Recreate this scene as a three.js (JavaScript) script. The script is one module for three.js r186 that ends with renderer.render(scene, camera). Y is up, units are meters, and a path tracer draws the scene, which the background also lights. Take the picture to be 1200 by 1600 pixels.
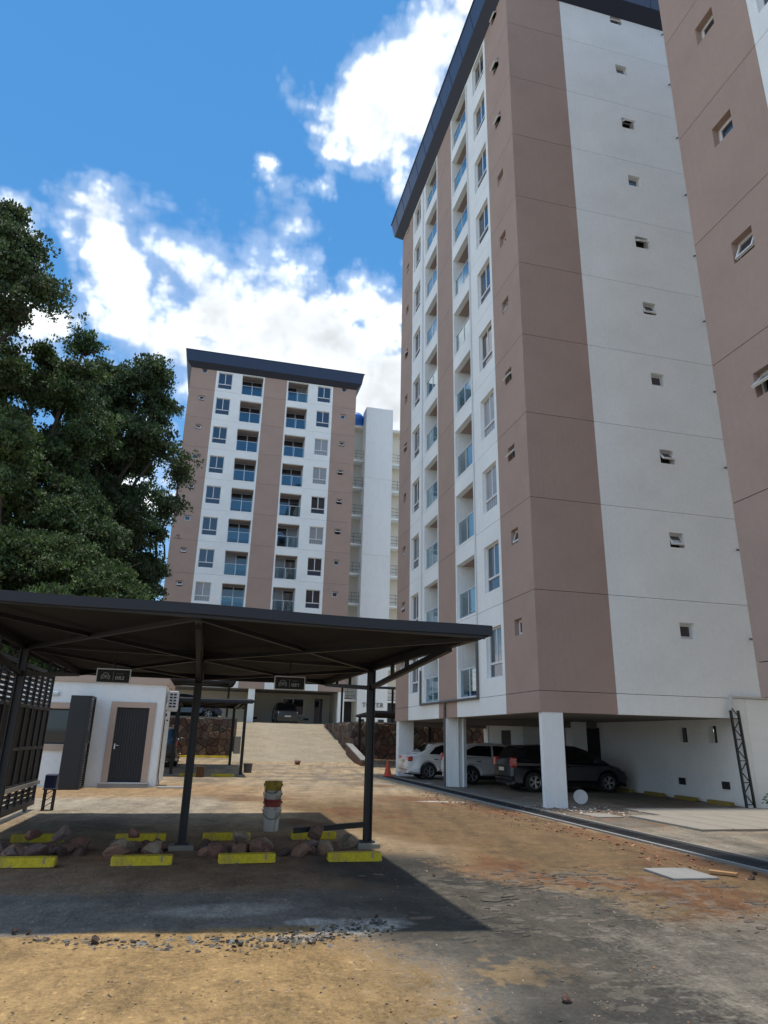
import * as THREE from 'three';
import { mergeGeometries } from 'three/addons/utils/BufferGeometryUtils.js';
import { RoundedBoxGeometry } from 'three/addons/geometries/RoundedBoxGeometry.js';
import { TextGeometry } from 'three/addons/geometries/TextGeometry.js';
import { FontLoader } from 'three/addons/loaders/FontLoader.js';

// ------------------------------------------------------------------ camera, sky, sun, exposure
const scene = new THREE.Scene();
const renderer = new THREE.WebGLRenderer({ antialias: true });
renderer.setSize(768, 1024);
renderer.toneMapping = THREE.LinearToneMapping;
renderer.toneMappingExposure = 1.38;
renderer.shadowMap.enabled = true;

const camera = new THREE.PerspectiveCamera(73.96, 768 / 1024, 0.1, 1500);
const YAW = 0.238424, PITCH = 0.320739, ROLL = 0.023405, FOCAL = 1062.36;
const camF = new THREE.Vector3(Math.sin(YAW) * Math.cos(PITCH), Math.sin(PITCH), -Math.cos(YAW) * Math.cos(PITCH));
const camR0 = new THREE.Vector3(Math.cos(YAW), 0, Math.sin(YAW));
const camU0 = new THREE.Vector3().crossVectors(camR0, camF);
const camR = camR0.clone().multiplyScalar(Math.cos(ROLL)).addScaledVector(camU0, Math.sin(ROLL));
const camU = camU0.clone().multiplyScalar(Math.cos(ROLL)).addScaledVector(camR0, -Math.sin(ROLL));
camera.position.set(0, 1.6, 0);
camera.quaternion.setFromRotationMatrix(new THREE.Matrix4().makeBasis(camR, camU, camF.clone().negate()));

const SUN = new THREE.Vector3(0.03, 1, -0.004).normalize();
const sun = new THREE.DirectionalLight(0xfff3e2, 2.55);
sun.position.copy(SUN).multiplyScalar(120);
sun.castShadow = true; sun.shadow.radius = 3;
sun.shadow.mapSize.set(4096, 4096);
Object.assign(sun.shadow.camera, { left: -70, right: 70, top: 70, bottom: -70, near: 1, far: 300 });
scene.add(sun); scene.add(sun.target);

// ------------------------------------------------------------------ small helpers
function mulberry(a) { return () => { a |= 0; a = a + 0x6D2B79F5 | 0; let t = Math.imul(a ^ a >>> 15, 1 | a); t = t + Math.imul(t ^ t >>> 7, 61 | t) ^ t; return ((t ^ t >>> 14) >>> 0) / 4294967296; }; }
const R = mulberry(7);
const rnd = (a, b) => a + (b - a) * R();
const PERM = new Uint8Array(512); { const r = mulberry(99), p = [...Array(256).keys()]; for (let i = 255; i > 0; i--) { const j = Math.floor(r() * (i + 1)); [p[i], p[j]] = [p[j], p[i]]; } for (let i = 0; i < 512; i++) PERM[i] = p[i & 255]; }
function vn2(x, y, per = 256) {
  if (per === 256) {
    const xi = Math.floor(x), yi = Math.floor(y); let fx = x - xi, fy = y - yi; fx = fx * fx * (3 - 2 * fx); fy = fy * fy * (3 - 2 * fy);
    const p0 = PERM[xi & 255], p1 = PERM[(xi + 1) & 255], y0 = yi & 255, y1 = (yi + 1) & 255, a = PERM[p0 + y0], b = PERM[p1 + y0], c = PERM[p0 + y1], d = PERM[p1 + y1];
    const e = a + (b - a) * fx; return (e + (c + (d - c) * fx - e) * fy) / 255;
  }
  const xi = Math.floor(x), yi = Math.floor(y); let fx = x - xi, fy = y - yi;
  fx = fx * fx * (3 - 2 * fx); fy = fy * fy * (3 - 2 * fy);
  const x0 = ((xi % per) + per) % per, x1 = (x0 + 1) % per, y0 = ((yi % per) + per) % per, y1 = (y0 + 1) % per;
  const a = PERM[PERM[x0 & 255] + (y0 & 255)], b = PERM[PERM[x1 & 255] + (y0 & 255)], c = PERM[PERM[x0 & 255] + (y1 & 255)], d = PERM[PERM[x1 & 255] + (y1 & 255)];
  return ((a + (b - a) * fx) + ((c + (d - c) * fx) - (a + (b - a) * fx)) * fy) / 255;
}
function vn3(x, y, z) {
  const xi = Math.floor(x), yi = Math.floor(y), zi = Math.floor(z); let fx = x - xi, fy = y - yi, fz = z - zi;
  fx = fx * fx * (3 - 2 * fx); fy = fy * fy * (3 - 2 * fy); fz = fz * fz * (3 - 2 * fz);
  const X = xi & 255, Y = yi & 255, Z = zi & 255, X1 = (X + 1) & 255, Y1 = (Y + 1) & 255, Z1 = (Z + 1) & 255;
  const a0 = PERM[X] + Y, a1 = PERM[X1] + Y, b0 = PERM[X] + Y1, b1 = PERM[X1] + Y1;
  const p0 = PERM[a0], p1 = PERM[a1], p2 = PERM[b0], p3 = PERM[b1];
  const c0 = PERM[p0 + Z], c1 = PERM[p1 + Z], c2 = PERM[p2 + Z], c3 = PERM[p3 + Z], d0 = PERM[p0 + Z1], d1 = PERM[p1 + Z1], d2 = PERM[p2 + Z1], d3 = PERM[p3 + Z1];
  const e0 = c0 + (c1 - c0) * fx, e1 = c2 + (c3 - c2) * fx, f0 = d0 + (d1 - d0) * fx, f1 = d2 + (d3 - d2) * fx;
  const g0 = e0 + (e1 - e0) * fy, g1 = f0 + (f1 - f0) * fy; return (g0 + (g1 - g0) * fz) / 255;
}
function fbm2(x, y, o, per = 256) { let s = 0, a = 0.5, n = 0; for (let i = 0; i < o; i++) { s += a * vn2(x + i * 17, y + i * 31, per); n += a; a *= 0.5; x *= 2; y *= 2; per = Math.min(256, per * 2); } return s / n; }
function fbm3(x, y, z, o) { let s = 0, a = 0.5, n = 0; for (let i = 0; i < o; i++) { s += a * vn3(x + i * 13.7, y + i * 7.3, z + i * 3.1); n += a; a *= 0.5; x *= 2.03; y *= 2.03; z *= 2.03; } return s / n; }
function billow(x, y, z, o) { let s = 0, a = 0.5, n = 0; for (let i = 0; i < o; i++) { s += a * Math.abs(2 * vn3(x + i * 5.7, y + i * 9.3, z + i * 2.1) - 1); n += a; a *= 0.55; x *= 2.05; y *= 2.05; z *= 2.05; } return s / n; }
const clamp = (v, a = 0, b = 1) => v < a ? a : v > b ? b : v;
const sst = (a, b, v) => { const t = clamp((v - a) / (b - a)); return t * t * (3 - 2 * t); };
const toS = (v) => v <= 0.0031308 ? v * 12.92 : 1.055 * Math.pow(v, 1 / 2.4) - 0.055;

// ------------------------------------------------------------------ the sky: air and cumulus clouds
{
  const W = 4096, H = 2048, data = new Float32Array(W * H * 4);
  const dirOf = (x, y) => new THREE.Vector3().addScaledVector(camR, (x - 600) / FOCAL).addScaledVector(camU, (800 - y) / FOCAL).add(camF).normalize();
  // cloud banks as seen from the yard (direction, angular size)
  const banks = [[215, 380, 105, 1.05], [290, 410, 95, 1], [160, 345, 75, .85], [115, 318, 50, .62], [205, 470, 90, .95], [300, 500, 110, 1.05], [250, 560, 100, 1], [195, 310, 40, .6], [330, 350, 40, .55],
    [400, 370, 70, .85], [455, 345, 60, .8], [475, 390, 45, .62], [400, 450, 80, .95], [440, 520, 100, 1.05], [490, 545, 80, 1], [370, 570, 120, 1.1], [540, 580, 80, .95], [600, 610, 95, 1.05], [470, 470, 60, .8],
    [650, 150, 110, 1.05], [590, 190, 85, .95], [705, 60, 100, 1], [575, 125, 65, .8], [535, 205, 60, .72], [690, 250, 90, 1], [640, 300, 55, .75], [770, -20, 130, 1.1], [760, 190, 110, 1.05], [700, 330, 50, .7],
    [570, 455, 50, .78], [597, 488, 48, .78], [455, 120, 40, .5], [470, 160, 32, .46], [415, 262, 26, .45], [575, 268, 28, .48], [510, 298, 26, .42], [660, 395, 50, .7],
    [10, 340, 60, .95], [0, 430, 80, 1], [50, 525, 66, 1], [95, 510, 44, .8], [240, 740, 100, 1.05], [205, 640, 80, .95], [120, 590, 66, .85]].map(([x, y, r, w]) => { const d = dirOf(x, y), e = dirOf(x + r * .88, y); return [d.x, d.y, d.z, d.distanceTo(e), w]; });
  const inFrame = (x, y, z) => { const f = x * camF.x + y * camF.y + z * camF.z; if (f < 0.1) return 9; const a = (x * camR.x + y * camR.y + z * camR.z) / f * FOCAL / 600, b = (x * camU.x + y * camU.y + z * camU.z) / f * FOCAL / 800; return Math.max(Math.abs(a), Math.abs(b)); };
  for (let j = 0; j < H; j++) {
    const lat = ((j + 0.5) / H - 0.5) * Math.PI, y = Math.sin(lat), c = Math.cos(lat);
    for (let i = 0; i < W; i++) {
      const k = (j * W + i) * 4;
      if (y < -0.01) { data[k] = 0.30; data[k + 1] = 0.25; data[k + 2] = 0.2; data[k + 3] = 1; continue; }
      const lon = ((i + 0.5) / W - 0.5) * 2 * Math.PI, x = c * Math.cos(lon), z = c * Math.sin(lon);
      const e = Math.max(y, 0), t = Math.pow(1 - e, 2.2);
      let r = 0.060 + 0.31 * t * t + 0.062 * t, g = 0.224 + 0.34 * t * t + 0.115 * t, b = 0.51 + 0.28 * t;
      let dens = 0;
      const fr = inFrame(x, y, z);
      if (fr < 1.35) for (const q of banks) { const dx = x - q[0], dy = y - q[1], dz = z - q[2], dd = (dx * dx + dy * dy + dz * dz) / (q[3] * q[3]); if (dd < 1.7) { const v = q[4] * (1 - dd / 1.7); dens = Math.max(dens, v) + .22 * Math.min(dens, v); } }
      if (fr > 1.0) { // unseen cloud beyond the view, made heavier to brighten the shaded walls
        const big = fbm3(x * 2.3 + 11, y * 3.1 + 4, z * 2.3 + 9, 4);
        const o = sst(0.36, 0.56, big) * 1.05;
        const w = sst(1.0, 1.3, fr); dens = dens * (1 - w) + Math.max(o, 0) * w;
      }
      if (dens <= 0.02) { data[k] = r; data[k + 1] = g; data[k + 2] = b; data[k + 3] = 1; continue; }
      const n1 = fbm3(x * 9 + 3, y * 11 + 1, z * 9 + 5, 6);
      const puff = billow(x * 17 + 3, y * 20 + 1, z * 17 + 5, 5);
      const fine = billow(x * 58 + 7, y * 64 + 2, z * 58 + 1, 4);
      const d = dens * .95 + (n1 - 0.5) * 2.0 + (puff - 0.33) * 1.0 + (fine - .33) * 1.1 * (1 - Math.min(1, dens)) - 0.57;
      const cov = Math.max(sst(-0.02, 0.5, d), .22 * sst(-.35, .2, d)) * sst(0.0, 0.28, dens);
      if (cov > 0) {
        const core = sst(0.15, .9, d), soft = fbm3(x * 5 + 31, y * 7 + 8, z * 5 + 2, 3);
        const up = fbm3(x * 9 + 3, (y + .03) * 11 + 1, z * 9 + 5, 5);
        const s = .98 - core * (0.12 + 0.26 * sst(0.34, 0.62, soft)) + (n1 - up) * 1.0 + (puff - .3) * .3;
        r += (s * .955 - r) * cov; g += (s - g) * cov; b += (s * 1.05 - b) * cov;
      }
      data[k] = r; data[k + 1] = g; data[k + 2] = b; data[k + 3] = 1;
    }
  }
  const skyTex = new THREE.DataTexture(data, W, H, THREE.RGBAFormat, THREE.FloatType);
  skyTex.mapping = THREE.EquirectangularReflectionMapping; skyTex.magFilter = THREE.LinearFilter; skyTex.minFilter = THREE.LinearFilter; skyTex.wrapS = THREE.RepeatWrapping; skyTex.needsUpdate = true;
  scene.background = skyTex; scene.environment = skyTex;
}

// ------------------------------------------------------------------ naming, tagging
const taken = {};
function numbered(name) { const n = taken[name] ?? 0; taken[name] = n + 1; return n ? name + '_' + String(n).padStart(3, '0') : name; }
function thing(name, label, category, [x, y, z] = [0, 0, 0], turn = 0, group) {
  const o = new THREE.Group(); o.name = numbered(name); scene.add(o); o.position.set(x, y, z); o.rotation.y = turn;
  o.userData = { label, category }; if (group) o.userData.group = group; return o;
}
function part(name, geo, mat, parent) { const m = new THREE.Mesh(Array.isArray(geo) ? merge(geo) : geo, mat); m.name = name; m.castShadow = m.receiveShadow = true; parent.add(m); return m; }
function solo(name, geo, mat, label, category, group) { const m = part(numbered(name), geo, mat, scene); m.userData = { label, category }; if (group) m.userData.group = group; return m; }
function struct(name, geo, mat) { const m = part(numbered(name), geo, mat, scene); m.userData = { kind: 'structure' }; return m; }
function merge(list) { return mergeGeometries(list.map((g) => { const q = g.index ? g.toNonIndexed() : g; for (const k of Object.keys(q.attributes)) if (!['position', 'normal', 'uv'].includes(k)) q.deleteAttribute(k); return q; })); }
const box = (w, h, d, x = 0, y = 0, z = 0) => new THREE.BoxGeometry(w, h, d).translate(x, y, z);
const bxx = (x0, x1, y0, y1, z0, z1) => box(x1 - x0, y1 - y0, z1 - z0, (x0 + x1) / 2, (y0 + y1) / 2, (z0 + z1) / 2);
const rbox = (w, h, d, r, x = 0, y = 0, z = 0) => new RoundedBoxGeometry(w, h, d, 2, r).translate(x, y, z);
const cyl = (r0, r1, h, n, x = 0, y = 0, z = 0) => new THREE.CylinderGeometry(r0, r1, h, n).translate(x, y, z);
function bar(a, b, w, h = w) { // square bar between two points
  const A = new THREE.Vector3(...a), B = new THREE.Vector3(...b), L = A.distanceTo(B), g = new THREE.BoxGeometry(w, h, L);
  const m = new THREE.Matrix4().lookAt(A, B, Math.abs(B.y - A.y) / L > 0.98 ? new THREE.Vector3(0, 0, 1) : new THREE.Vector3(0, 1, 0)); g.applyMatrix4(m); const c = A.add(B).multiplyScalar(.5); return g.translate(c.x, c.y, c.z);
}
function rod(a, b, r, n = 8) { const A = new THREE.Vector3(...a), B = new THREE.Vector3(...b), L = A.distanceTo(B), g = new THREE.CylinderGeometry(r, r, L, n); g.applyQuaternion(new THREE.Quaternion().setFromUnitVectors(new THREE.Vector3(0, 1, 0), B.clone().sub(A).normalize())); const c = A.add(B).multiplyScalar(.5); return g.translate(c.x, c.y, c.z); }
const tube = (pts, r, n = 24, m = 7) => new THREE.TubeGeometry(new THREE.CatmullRomCurve3(pts.map((p) => new THREE.Vector3(...p)), false, 'catmullrom', 0.2), n, r, m);
function plate(pts, depth, holes = [], bevel = 0) { // polygon in xy extruded towards +z
  const s = new THREE.Shape(pts.map((p) => new THREE.Vector2(...p)));
  for (const h of holes) s.holes.push(new THREE.Path(h.map((p) => new THREE.Vector2(...p))));
  return new THREE.ExtrudeGeometry(s, { depth, bevelEnabled: bevel > 0, bevelSize: bevel, bevelThickness: bevel, bevelOffset: -bevel, bevelSegments: 1, curveSegments: 10 });
}
const rect = (x0, x1, y0, y1) => [[x0, y0], [x1, y0], [x1, y1], [x0, y1]];

// ------------------------------------------------------------------ textures and materials
function dataTex(n, fn, srgb = true, rep = 1, m = n) { // fn(u, v) -> linear rgb or grey
  const d = new Uint8Array(n * m * 4);
  for (let j = 0; j < m; j++) for (let i = 0; i < n; i++) { const c = fn((i + .5) / n, (j + .5) / m, i, j), k = (j * n + i) * 4; for (let q = 0; q < 3; q++) { const v = Array.isArray(c) ? c[q] : c; d[k + q] = 255 * clamp(srgb ? toS(clamp(v)) : v) + 0.5; } d[k + 3] = 255; }
  const t = new THREE.DataTexture(d, n, m); t.magFilter = THREE.LinearFilter; t.minFilter = THREE.LinearMipmapLinearFilter; t.generateMipmaps = true; t.wrapS = t.wrapT = THREE.RepeatWrapping;
  if (srgb) t.colorSpace = THREE.SRGBColorSpace; t.repeat.set(rep, rep); t.needsUpdate = true; return t;
}
const lin = (r, g, b) => new THREE.Color().setRGB(r, g, b);
const std = (c, rough = .8, o = {}) => new THREE.MeshStandardMaterial({ color: Array.isArray(c) ? lin(...c) : c, roughness: rough, ...o });
const grainBump = dataTex(512, (u, v) => 0.55 * fbm2(u * 64, v * 64, 3, 64) + 0.45 * fbm2(u * 16, v * 16, 3, 16), false, 1 / 1.3);
function paint(c, amp = .07, streak = .05) { // painted plaster: trowel mottling, rain streaks
  const map = dataTex(640, (u, v) => { const m = fbm2(u * 6, v * 6, 6, 6) - .5, f = fbm2(u * 90, v * 90, 2, 90) - .5, s = fbm2(u * 70, v * 2.0, 3, 2) - .5; const k = 1 + m * amp * 2 + f * .07 + s * streak * 2 * sst(.45, .6, fbm2(u * 5 + 3, v * 3, 3, 5)); return c.map((q) => q * k); }, true, 1 / 6.3);
  return new THREE.MeshStandardMaterial({ map, roughness: .9, bumpMap: grainBump, bumpScale: .004 });
}
const M = {
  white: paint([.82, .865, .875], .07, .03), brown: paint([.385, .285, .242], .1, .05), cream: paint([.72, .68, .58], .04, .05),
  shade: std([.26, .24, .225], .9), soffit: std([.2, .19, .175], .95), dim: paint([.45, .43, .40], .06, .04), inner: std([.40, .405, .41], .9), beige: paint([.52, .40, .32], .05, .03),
  alu: std([.62, .64, .66], .35, { metalness: .5 }), winWhite: std([.68, .70, .72], .45), pvc: std([.62, .63, .64], .5), pipeDark: std([.10, .095, .095], .6),
  black: std([.014, .015, .018], .5), blackB: std([.022, .023, .027], .55), roofMetal: std([.03, .05, .10], .4, { metalness: .35 }), roofDark: std([.02, .027, .048], .55),
  concrete: paint([.27, .255, .225], .2, .05), cement: paint([.26, .265, .26], .3, .05), rubber: std([.018, .018, .018], .9),
  yellow: (() => { const map = dataTex(256, (u, v) => { const w = sst(.56, .68, fbm2(u * 9, v * 9, 5, 9)), q = sst(.5, .75, fbm2(u * 4 + 3, v * 4, 4, 4)) * .5, k = .72 + .5 * fbm2(u * 30, v * 30, 3, 30); return [(.62 * (1 - w) + .3 * w) * k * (1 - q * .4), (.49 * (1 - w) + .25 * w) * k * (1 - q * .45), .014 + .15 * w + .05 * q]; }, true, 1.4); return new THREE.MeshStandardMaterial({ map, roughness: .7, bumpMap: grainBump, bumpScale: .006 }); })(),
  glass: new THREE.MeshPhysicalMaterial({ color: lin(.012, .016, .024), roughness: .03, ior: 2.1, specularIntensity: 1 }),
  glass2: new THREE.MeshPhysicalMaterial({ color: lin(.03, .035, .045), roughness: .05, ior: 2.0 }),
  glassLow: new THREE.MeshPhysicalMaterial({ color: lin(.035, .045, .07), roughness: .12, ior: 1.8 }),
  curtain: new THREE.MeshPhysicalMaterial({ color: lin(.40, .42, .44), roughness: .25, ior: 1.8, map: dataTex(128, (u) => .7 + .3 * Math.sin(u * 60) * Math.sin(u * 22), true, 1) }),
  rail: new THREE.MeshPhysicalMaterial({ color: lin(.62, .76, .80), roughness: .02, transmission: 1, thickness: 0, ior: 1.75 }),
  carGlass: new THREE.MeshPhysicalMaterial({ color: lin(.008, .009, .011), roughness: .04, ior: 1.6 }),
  chrome: std([.6, .6, .62], .25, { metalness: 1 }), rim: std([.42, .43, .45], .35, { metalness: .85 }), plateWhite: std([.6, .58, .5], .6),
  tail: new THREE.MeshPhysicalMaterial({ color: lin(.42, .02, .02), roughness: .12, clearcoat: 1 }), lamp: new THREE.MeshPhysicalMaterial({ color: lin(.6, .62, .65), roughness: .1, clearcoat: 1 }),
  fabric: std([.010, .012, .016], .95, { bumpMap: grainBump, bumpScale: .002 }),
};
const carPaint = (c) => new THREE.MeshPhysicalMaterial({ color: lin(...c), roughness: .35, clearcoat: 1, clearcoatRoughness: .04 });

// ------------------------------------------------------------------ ground
const gh = (z) => 0.42 * sst(-31, -41, z);
const SAND = [.285, .19, .083], PALE_SAND = [.28, .185, .093], TAN = [.315, .24, .15], CLAY = [.17, .086, .038], GREY = [.15, .145, .132], DGREY = [.115, .113, .107], ROAD = [.055, .053, .047], ROAD_DARK = [.035, .035, .032], BROWN = [.19, .135, .09], GRAVEL = [.28, .25, .195], COB = [.13, .117, .096];
function groundColor(x, z) {
  const w1 = fbm2(x * .55 + 40, z * .55 + 20, 3) - .5, w2 = fbm2(x * 1.7 + 9, z * 1.7 + 3, 4) - .5, w3 = fbm2(x * .3 + 5, z * .9 + 70, 3) - .5;
  const f1 = fbm2(x * 9, z * 9, 3) - .5, f2 = vn2(x * 38, z * 38) - .5, f3 = vn2(x * 95, z * 95) - .5;
  const grain = f2 * .55 + f3 * .45 + f1 * .5, X = x + w1 * 1.6 + w2 * .5 + grain * .75, Z = z + w1 * .7 + w2 * .35 + grain * .5;
  const sand = SAND, tan = TAN, clay = CLAY, grey = GREY, dgrey = DGREY, brown = BROWN, gravel = GRAVEL, cob = COB;
  let cr = .25, cg = .19, cb = .12;
  const mix = (k, a) => { if (a <= 0) return; if (a > 1) a = 1; cr += (k[0] - cr) * a; cg += (k[1] - cg) * a; cb += (k[2] - cb) * a; };
  // far yard: tan driven sand over cobbles, with clay and gravel streaks
  mix(tan, sst(-11, -13, Z)); mix(gravel, sst(.02, .2, w3) * .6 * sst(-13, -15, Z)); mix(cob, sst(.06, .22, w1 + f1 * .15) * .55 * sst(-12, -14, Z));
  mix(PALE_SAND, sst(-19.5, -21, Z) * sst(-26, -23.5, Z) * sst(2.5, .5, X) * .9); mix(gravel, sst(-14.5, -16, Z) * sst(-20.5, -19, Z) * sst(1.5, .2, X) * .75);
  mix(tan, sst(-27, -30, Z) * .6);
  mix(cob, sst(-24, -28, Z) * sst(.0, .16, w2 + w3) * .5);
  // left bay and strip under the shelter
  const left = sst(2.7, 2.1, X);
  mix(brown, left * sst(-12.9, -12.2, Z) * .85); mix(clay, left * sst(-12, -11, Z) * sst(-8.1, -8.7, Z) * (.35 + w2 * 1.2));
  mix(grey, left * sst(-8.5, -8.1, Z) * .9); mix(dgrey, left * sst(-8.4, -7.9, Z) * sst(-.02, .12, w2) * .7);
  mix(sand, sst(-6.98, -6.82, z + w2 * .35) * sst(1.95, 1.1, X) * .97);
  // right-hand road: dark, darker in patches, then dark clay sand along the drain
  const dark = sst(1.4, 2.2, X) * sst(4.9, 4.0, X - (Z + 7) * .28) * sst(-11.2, -10.0, Z);
  mix(ROAD, dark * .92); mix(ROAD_DARK, dark * sst(-.06, .1, w1 + w3 * .6 + f1 * .2) * .9);
  mix(sand, dark * sst(.05, .2, w2 + f1 * .5) * sst(-6.6, -5.2, Z) * sst(3.2, 1.6, X) * .7);
  const orange = sst(4.0, 4.9, X - (Z + 7) * .28) * sst(7.6, 7.2, x) * sst(-23, -17, Z) * sst(-5.9, -6.7, Z);
  mix(tan, orange * .7); mix([.128, .078, .031], orange * .88); mix([.14, .066, .028], orange * sst(-.02, .16, w2 * .8 + w1) * .85);
  mix(clay, sst(5.0, 6.4, X) * sst(7.5, 7.1, x) * sst(-29, -24, Z) * sst(-8, -11, Z) * sst(-.05, .12, w1 - w2 * .4) * .7);
  mix(cob, sst(3.2, 4.0, X) * sst(-6.7, -5.9, Z) * .9);
  const rt = sst(8.15, 8.4, x) * sst(-33, -31.5, z); mix(cob, rt * .95); mix(clay, rt * sst(.04, .2, w2) * .45); mix(gravel, rt * sst(.02, .2, -w1) * .5);
  // dried cement slurry
  const sp = (cx, cz, rx, rz) => sst(1.1, .55, Math.hypot((x - cx + w2 * .6) / rx, (z - cz + w1 * .3) / rz) + f1 * .5);
  mix([.42, .42, .40], Math.max(sp(1.5, -6.75, .42, .3), sp(1.15, -7.0, .35, .16), sp(.35, -7.55, .75, .28) * .55, sp(.9, -6.5, .3, .12) * .7) * .85);
  mix([.46, .45, .42], Math.max(sp(6.4, -18.9, .8, .22), sp(8.2, -26.6, .6, .25)) * .8);
  mix([.19, .172, .14], sst(2.2, 3.0, x) * sst(6.6, 5.6, x) * sst(-9.6, -8.6, z) * sst(.57, .64, fbm2(x * 6 + 15, z * 9 + 4, 3) + w1 * .35) * .4);
  // grit and stone flecks
  const fl = vn2(x * 26 + 80, z * 26 + 11), fl2 = vn2(x * 13 + 180, z * 13 + 51);
  const trk = fbm2(x * 4.2 + z * .9 + 3, z * .45 + 9, 3) - .5, f4 = z > -8 ? vn2(x * 210, z * 210) - .5 : 0, f5 = fbm2(x * 3.3 + 77, z * 3.3 + 5, 3) - .5;
  let k = 1 + f1 * .55 + f2 * .36 + f3 * .36 + f4 * .4 + trk * .5 + f5 * .5;
  if (fl > .87) k *= 1 + (fl - .87) * 5; if (fl < .12) k *= 1 - (.12 - fl) * 4; if (fl2 > .9) k *= 1 + (fl2 - .9) * 5;
  return [cr * k, cg * k, cb * k];
}
const gritBump = dataTex(1024, (u, v) => .5 * fbm2(u * 20, v * 20, 4, 20) + .3 * vn2(u * 120, v * 120, 120) + .3 * Math.pow(vn2(u * 60 + 7, v * 60, 60), 4), false, 1 / 2.3);
function groundSheet(x0, x1, z0, z1, nx, nz, tw, th, y) {
  const g = new THREE.PlaneGeometry(x1 - x0, z1 - z0, nx, nz); g.rotateX(-Math.PI / 2); g.translate((x0 + x1) / 2, 0, (z0 + z1) / 2);
  const p = g.attributes.position, uv = g.attributes.uv;
  for (let i = 0; i < p.count; i++) { const x = p.getX(i), z = p.getZ(i), edge = Math.min(x - x0, x1 - x, z - z0, z1 - z); p.setY(i, y + gh(z) + (fbm2(x * 1.3, z * 1.3, 3) - .55) * .028 * clamp(edge * 2) * (x > 6.9 && x < 8.6 ? .2 : 1)); uv.setXY(i, x, z); }
  g.computeVertexNormals();
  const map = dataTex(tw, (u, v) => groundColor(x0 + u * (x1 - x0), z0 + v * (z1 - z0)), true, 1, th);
  map.wrapS = map.wrapT = THREE.ClampToEdgeWrapping; map.repeat.set(1 / (x1 - x0), 1 / (z1 - z0)); map.offset.set(-x0 / (x1 - x0), -z0 / (z1 - z0));
  return [g, new THREE.MeshStandardMaterial({ map, roughness: .95, bumpMap: gritBump, bumpScale: .014 })];
}
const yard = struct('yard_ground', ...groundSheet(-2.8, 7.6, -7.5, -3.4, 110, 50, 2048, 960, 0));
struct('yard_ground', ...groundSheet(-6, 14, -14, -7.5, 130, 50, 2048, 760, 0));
struct('yard_ground', ...groundSheet(-8, 16, -7.6, 4, 60, 40, 700, 350, -.04));
const yardFar = struct('yard_ground', ...groundSheet(-16, 26, -42, -14, 100, 90, 1600, 1100, 0));
{
  const map = dataTex(512, (u, v) => { const k = .7 + .6 * fbm2(u * 12, v * 12, 5, 12); return [.36 * k, .315 * k, .235 * k]; }, true, 1 / 9);  // outer ground out of view, paled to bounce light onto the tower walls
  const g = new THREE.PlaneGeometry(900, 900); g.rotateX(-Math.PI / 2); const p = g.attributes.position, uv = g.attributes.uv; for (let i = 0; i < p.count; i++) uv.setXY(i, p.getX(i), p.getZ(i)); g.translate(0, -.05, 0);
  struct('ground', g, new THREE.MeshStandardMaterial({ map, roughness: 1 }));
}
// flat pale stones trodden into the road
{
  const cols = [[.2, .185, .155], [.27, .245, .205], [.16, .148, .128], [.24, .2, .16]].map((c, i) => { const map = dataTex(64, (u, v) => { const k = .6 + .8 * fbm2(u * 6 + i, v * 6, 3, 6); return c.map((q) => q * k); }, true, 1.1); return new THREE.MeshStandardMaterial({ map, roughness: .95, bumpMap: grainBump, bumpScale: .02 }); });
  const geos = [0, 1, 2, 3, 4, 5, 6, 7].map(() => { const n = 9, pts = []; let a = 0; for (let i = 0; i < n; i++) { a += rnd(.4, 1) * 6.283 / n / .7; if (a > 6.2) break; const r = rnd(.45, 1.15); pts.push([Math.cos(a) * r, Math.sin(a) * r * .7]); } return plate(pts, .12, [], .09).rotateX(-Math.PI / 2); });
  let n = 0;
  for (let i = 0; i < 3000 && n < 260; i++) {
    const x = rnd(2.0, 6.4), z = rnd(-9.4, -4.1);
    const p = fbm2(x * .9 + 3, z * .9, 3) + (x > 2.8 && z > -7.6 ? .1 : -.03); if (p < .5) continue;
    const m = part('paving_stone', geos[n % 8], cols[n % 4], yard), s = .015 + .06 * Math.pow(R(), 2.2); m.scale.set(s * rnd(1.2, 2.4), .05, s * rnd(.8, 1.2)); m.rotation.y = rnd(-.7, .5); m.position.set(x, -.001 + (fbm2(x * 1.3, z * 1.3, 3) - .55) * .028, z); n++;
  }
}
// loose grit and broken mortar, too many to count
function scatter(name, label, cat, n, place, cols, s0, s1, flat = .6) {
  const g = new THREE.IcosahedronGeometry(1, 0); { const p = g.attributes.position; for (let i = 0; i < p.count; i++) { const a = vn3(p.getX(i) * 3 + 9, p.getY(i) * 3 + 9, p.getZ(i) * 3 + 9); p.setXYZ(i, p.getX(i) * (.6 + a * .8), p.getY(i) * (.6 + a * .6), p.getZ(i) * (.6 + a * .8)); } g.computeVertexNormals(); }
  const im = new THREE.InstancedMesh(g, std([1, 1, 1], .95), n), m4 = new THREE.Matrix4(), q = new THREE.Quaternion(), e = new THREE.Euler(), c = new THREE.Color();
  for (let i = 0; i < n; i++) { const [x, z] = place(i), s = s0 + (s1 - s0) * Math.pow(R(), 3); e.set(rnd(-.5, .5), rnd(0, 6), rnd(-.5, .5)); m4.compose(new THREE.Vector3(x, gh(z) + s * .2, z), q.setFromEuler(e), new THREE.Vector3(s, s * flat * rnd(.5, 1), s * rnd(.6, 1.2))); im.setMatrixAt(i, m4); const k = cols[Math.floor(R() * cols.length)], b = rnd(.7, 1.25); im.setColorAt(i, c.setRGB(k[0] * b, k[1] * b, k[2] * b)); }
  im.name = numbered(name); im.castShadow = im.receiveShadow = true; im.userData = { kind: 'stuff', label, category: cat }; scene.add(im);
}
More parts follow.
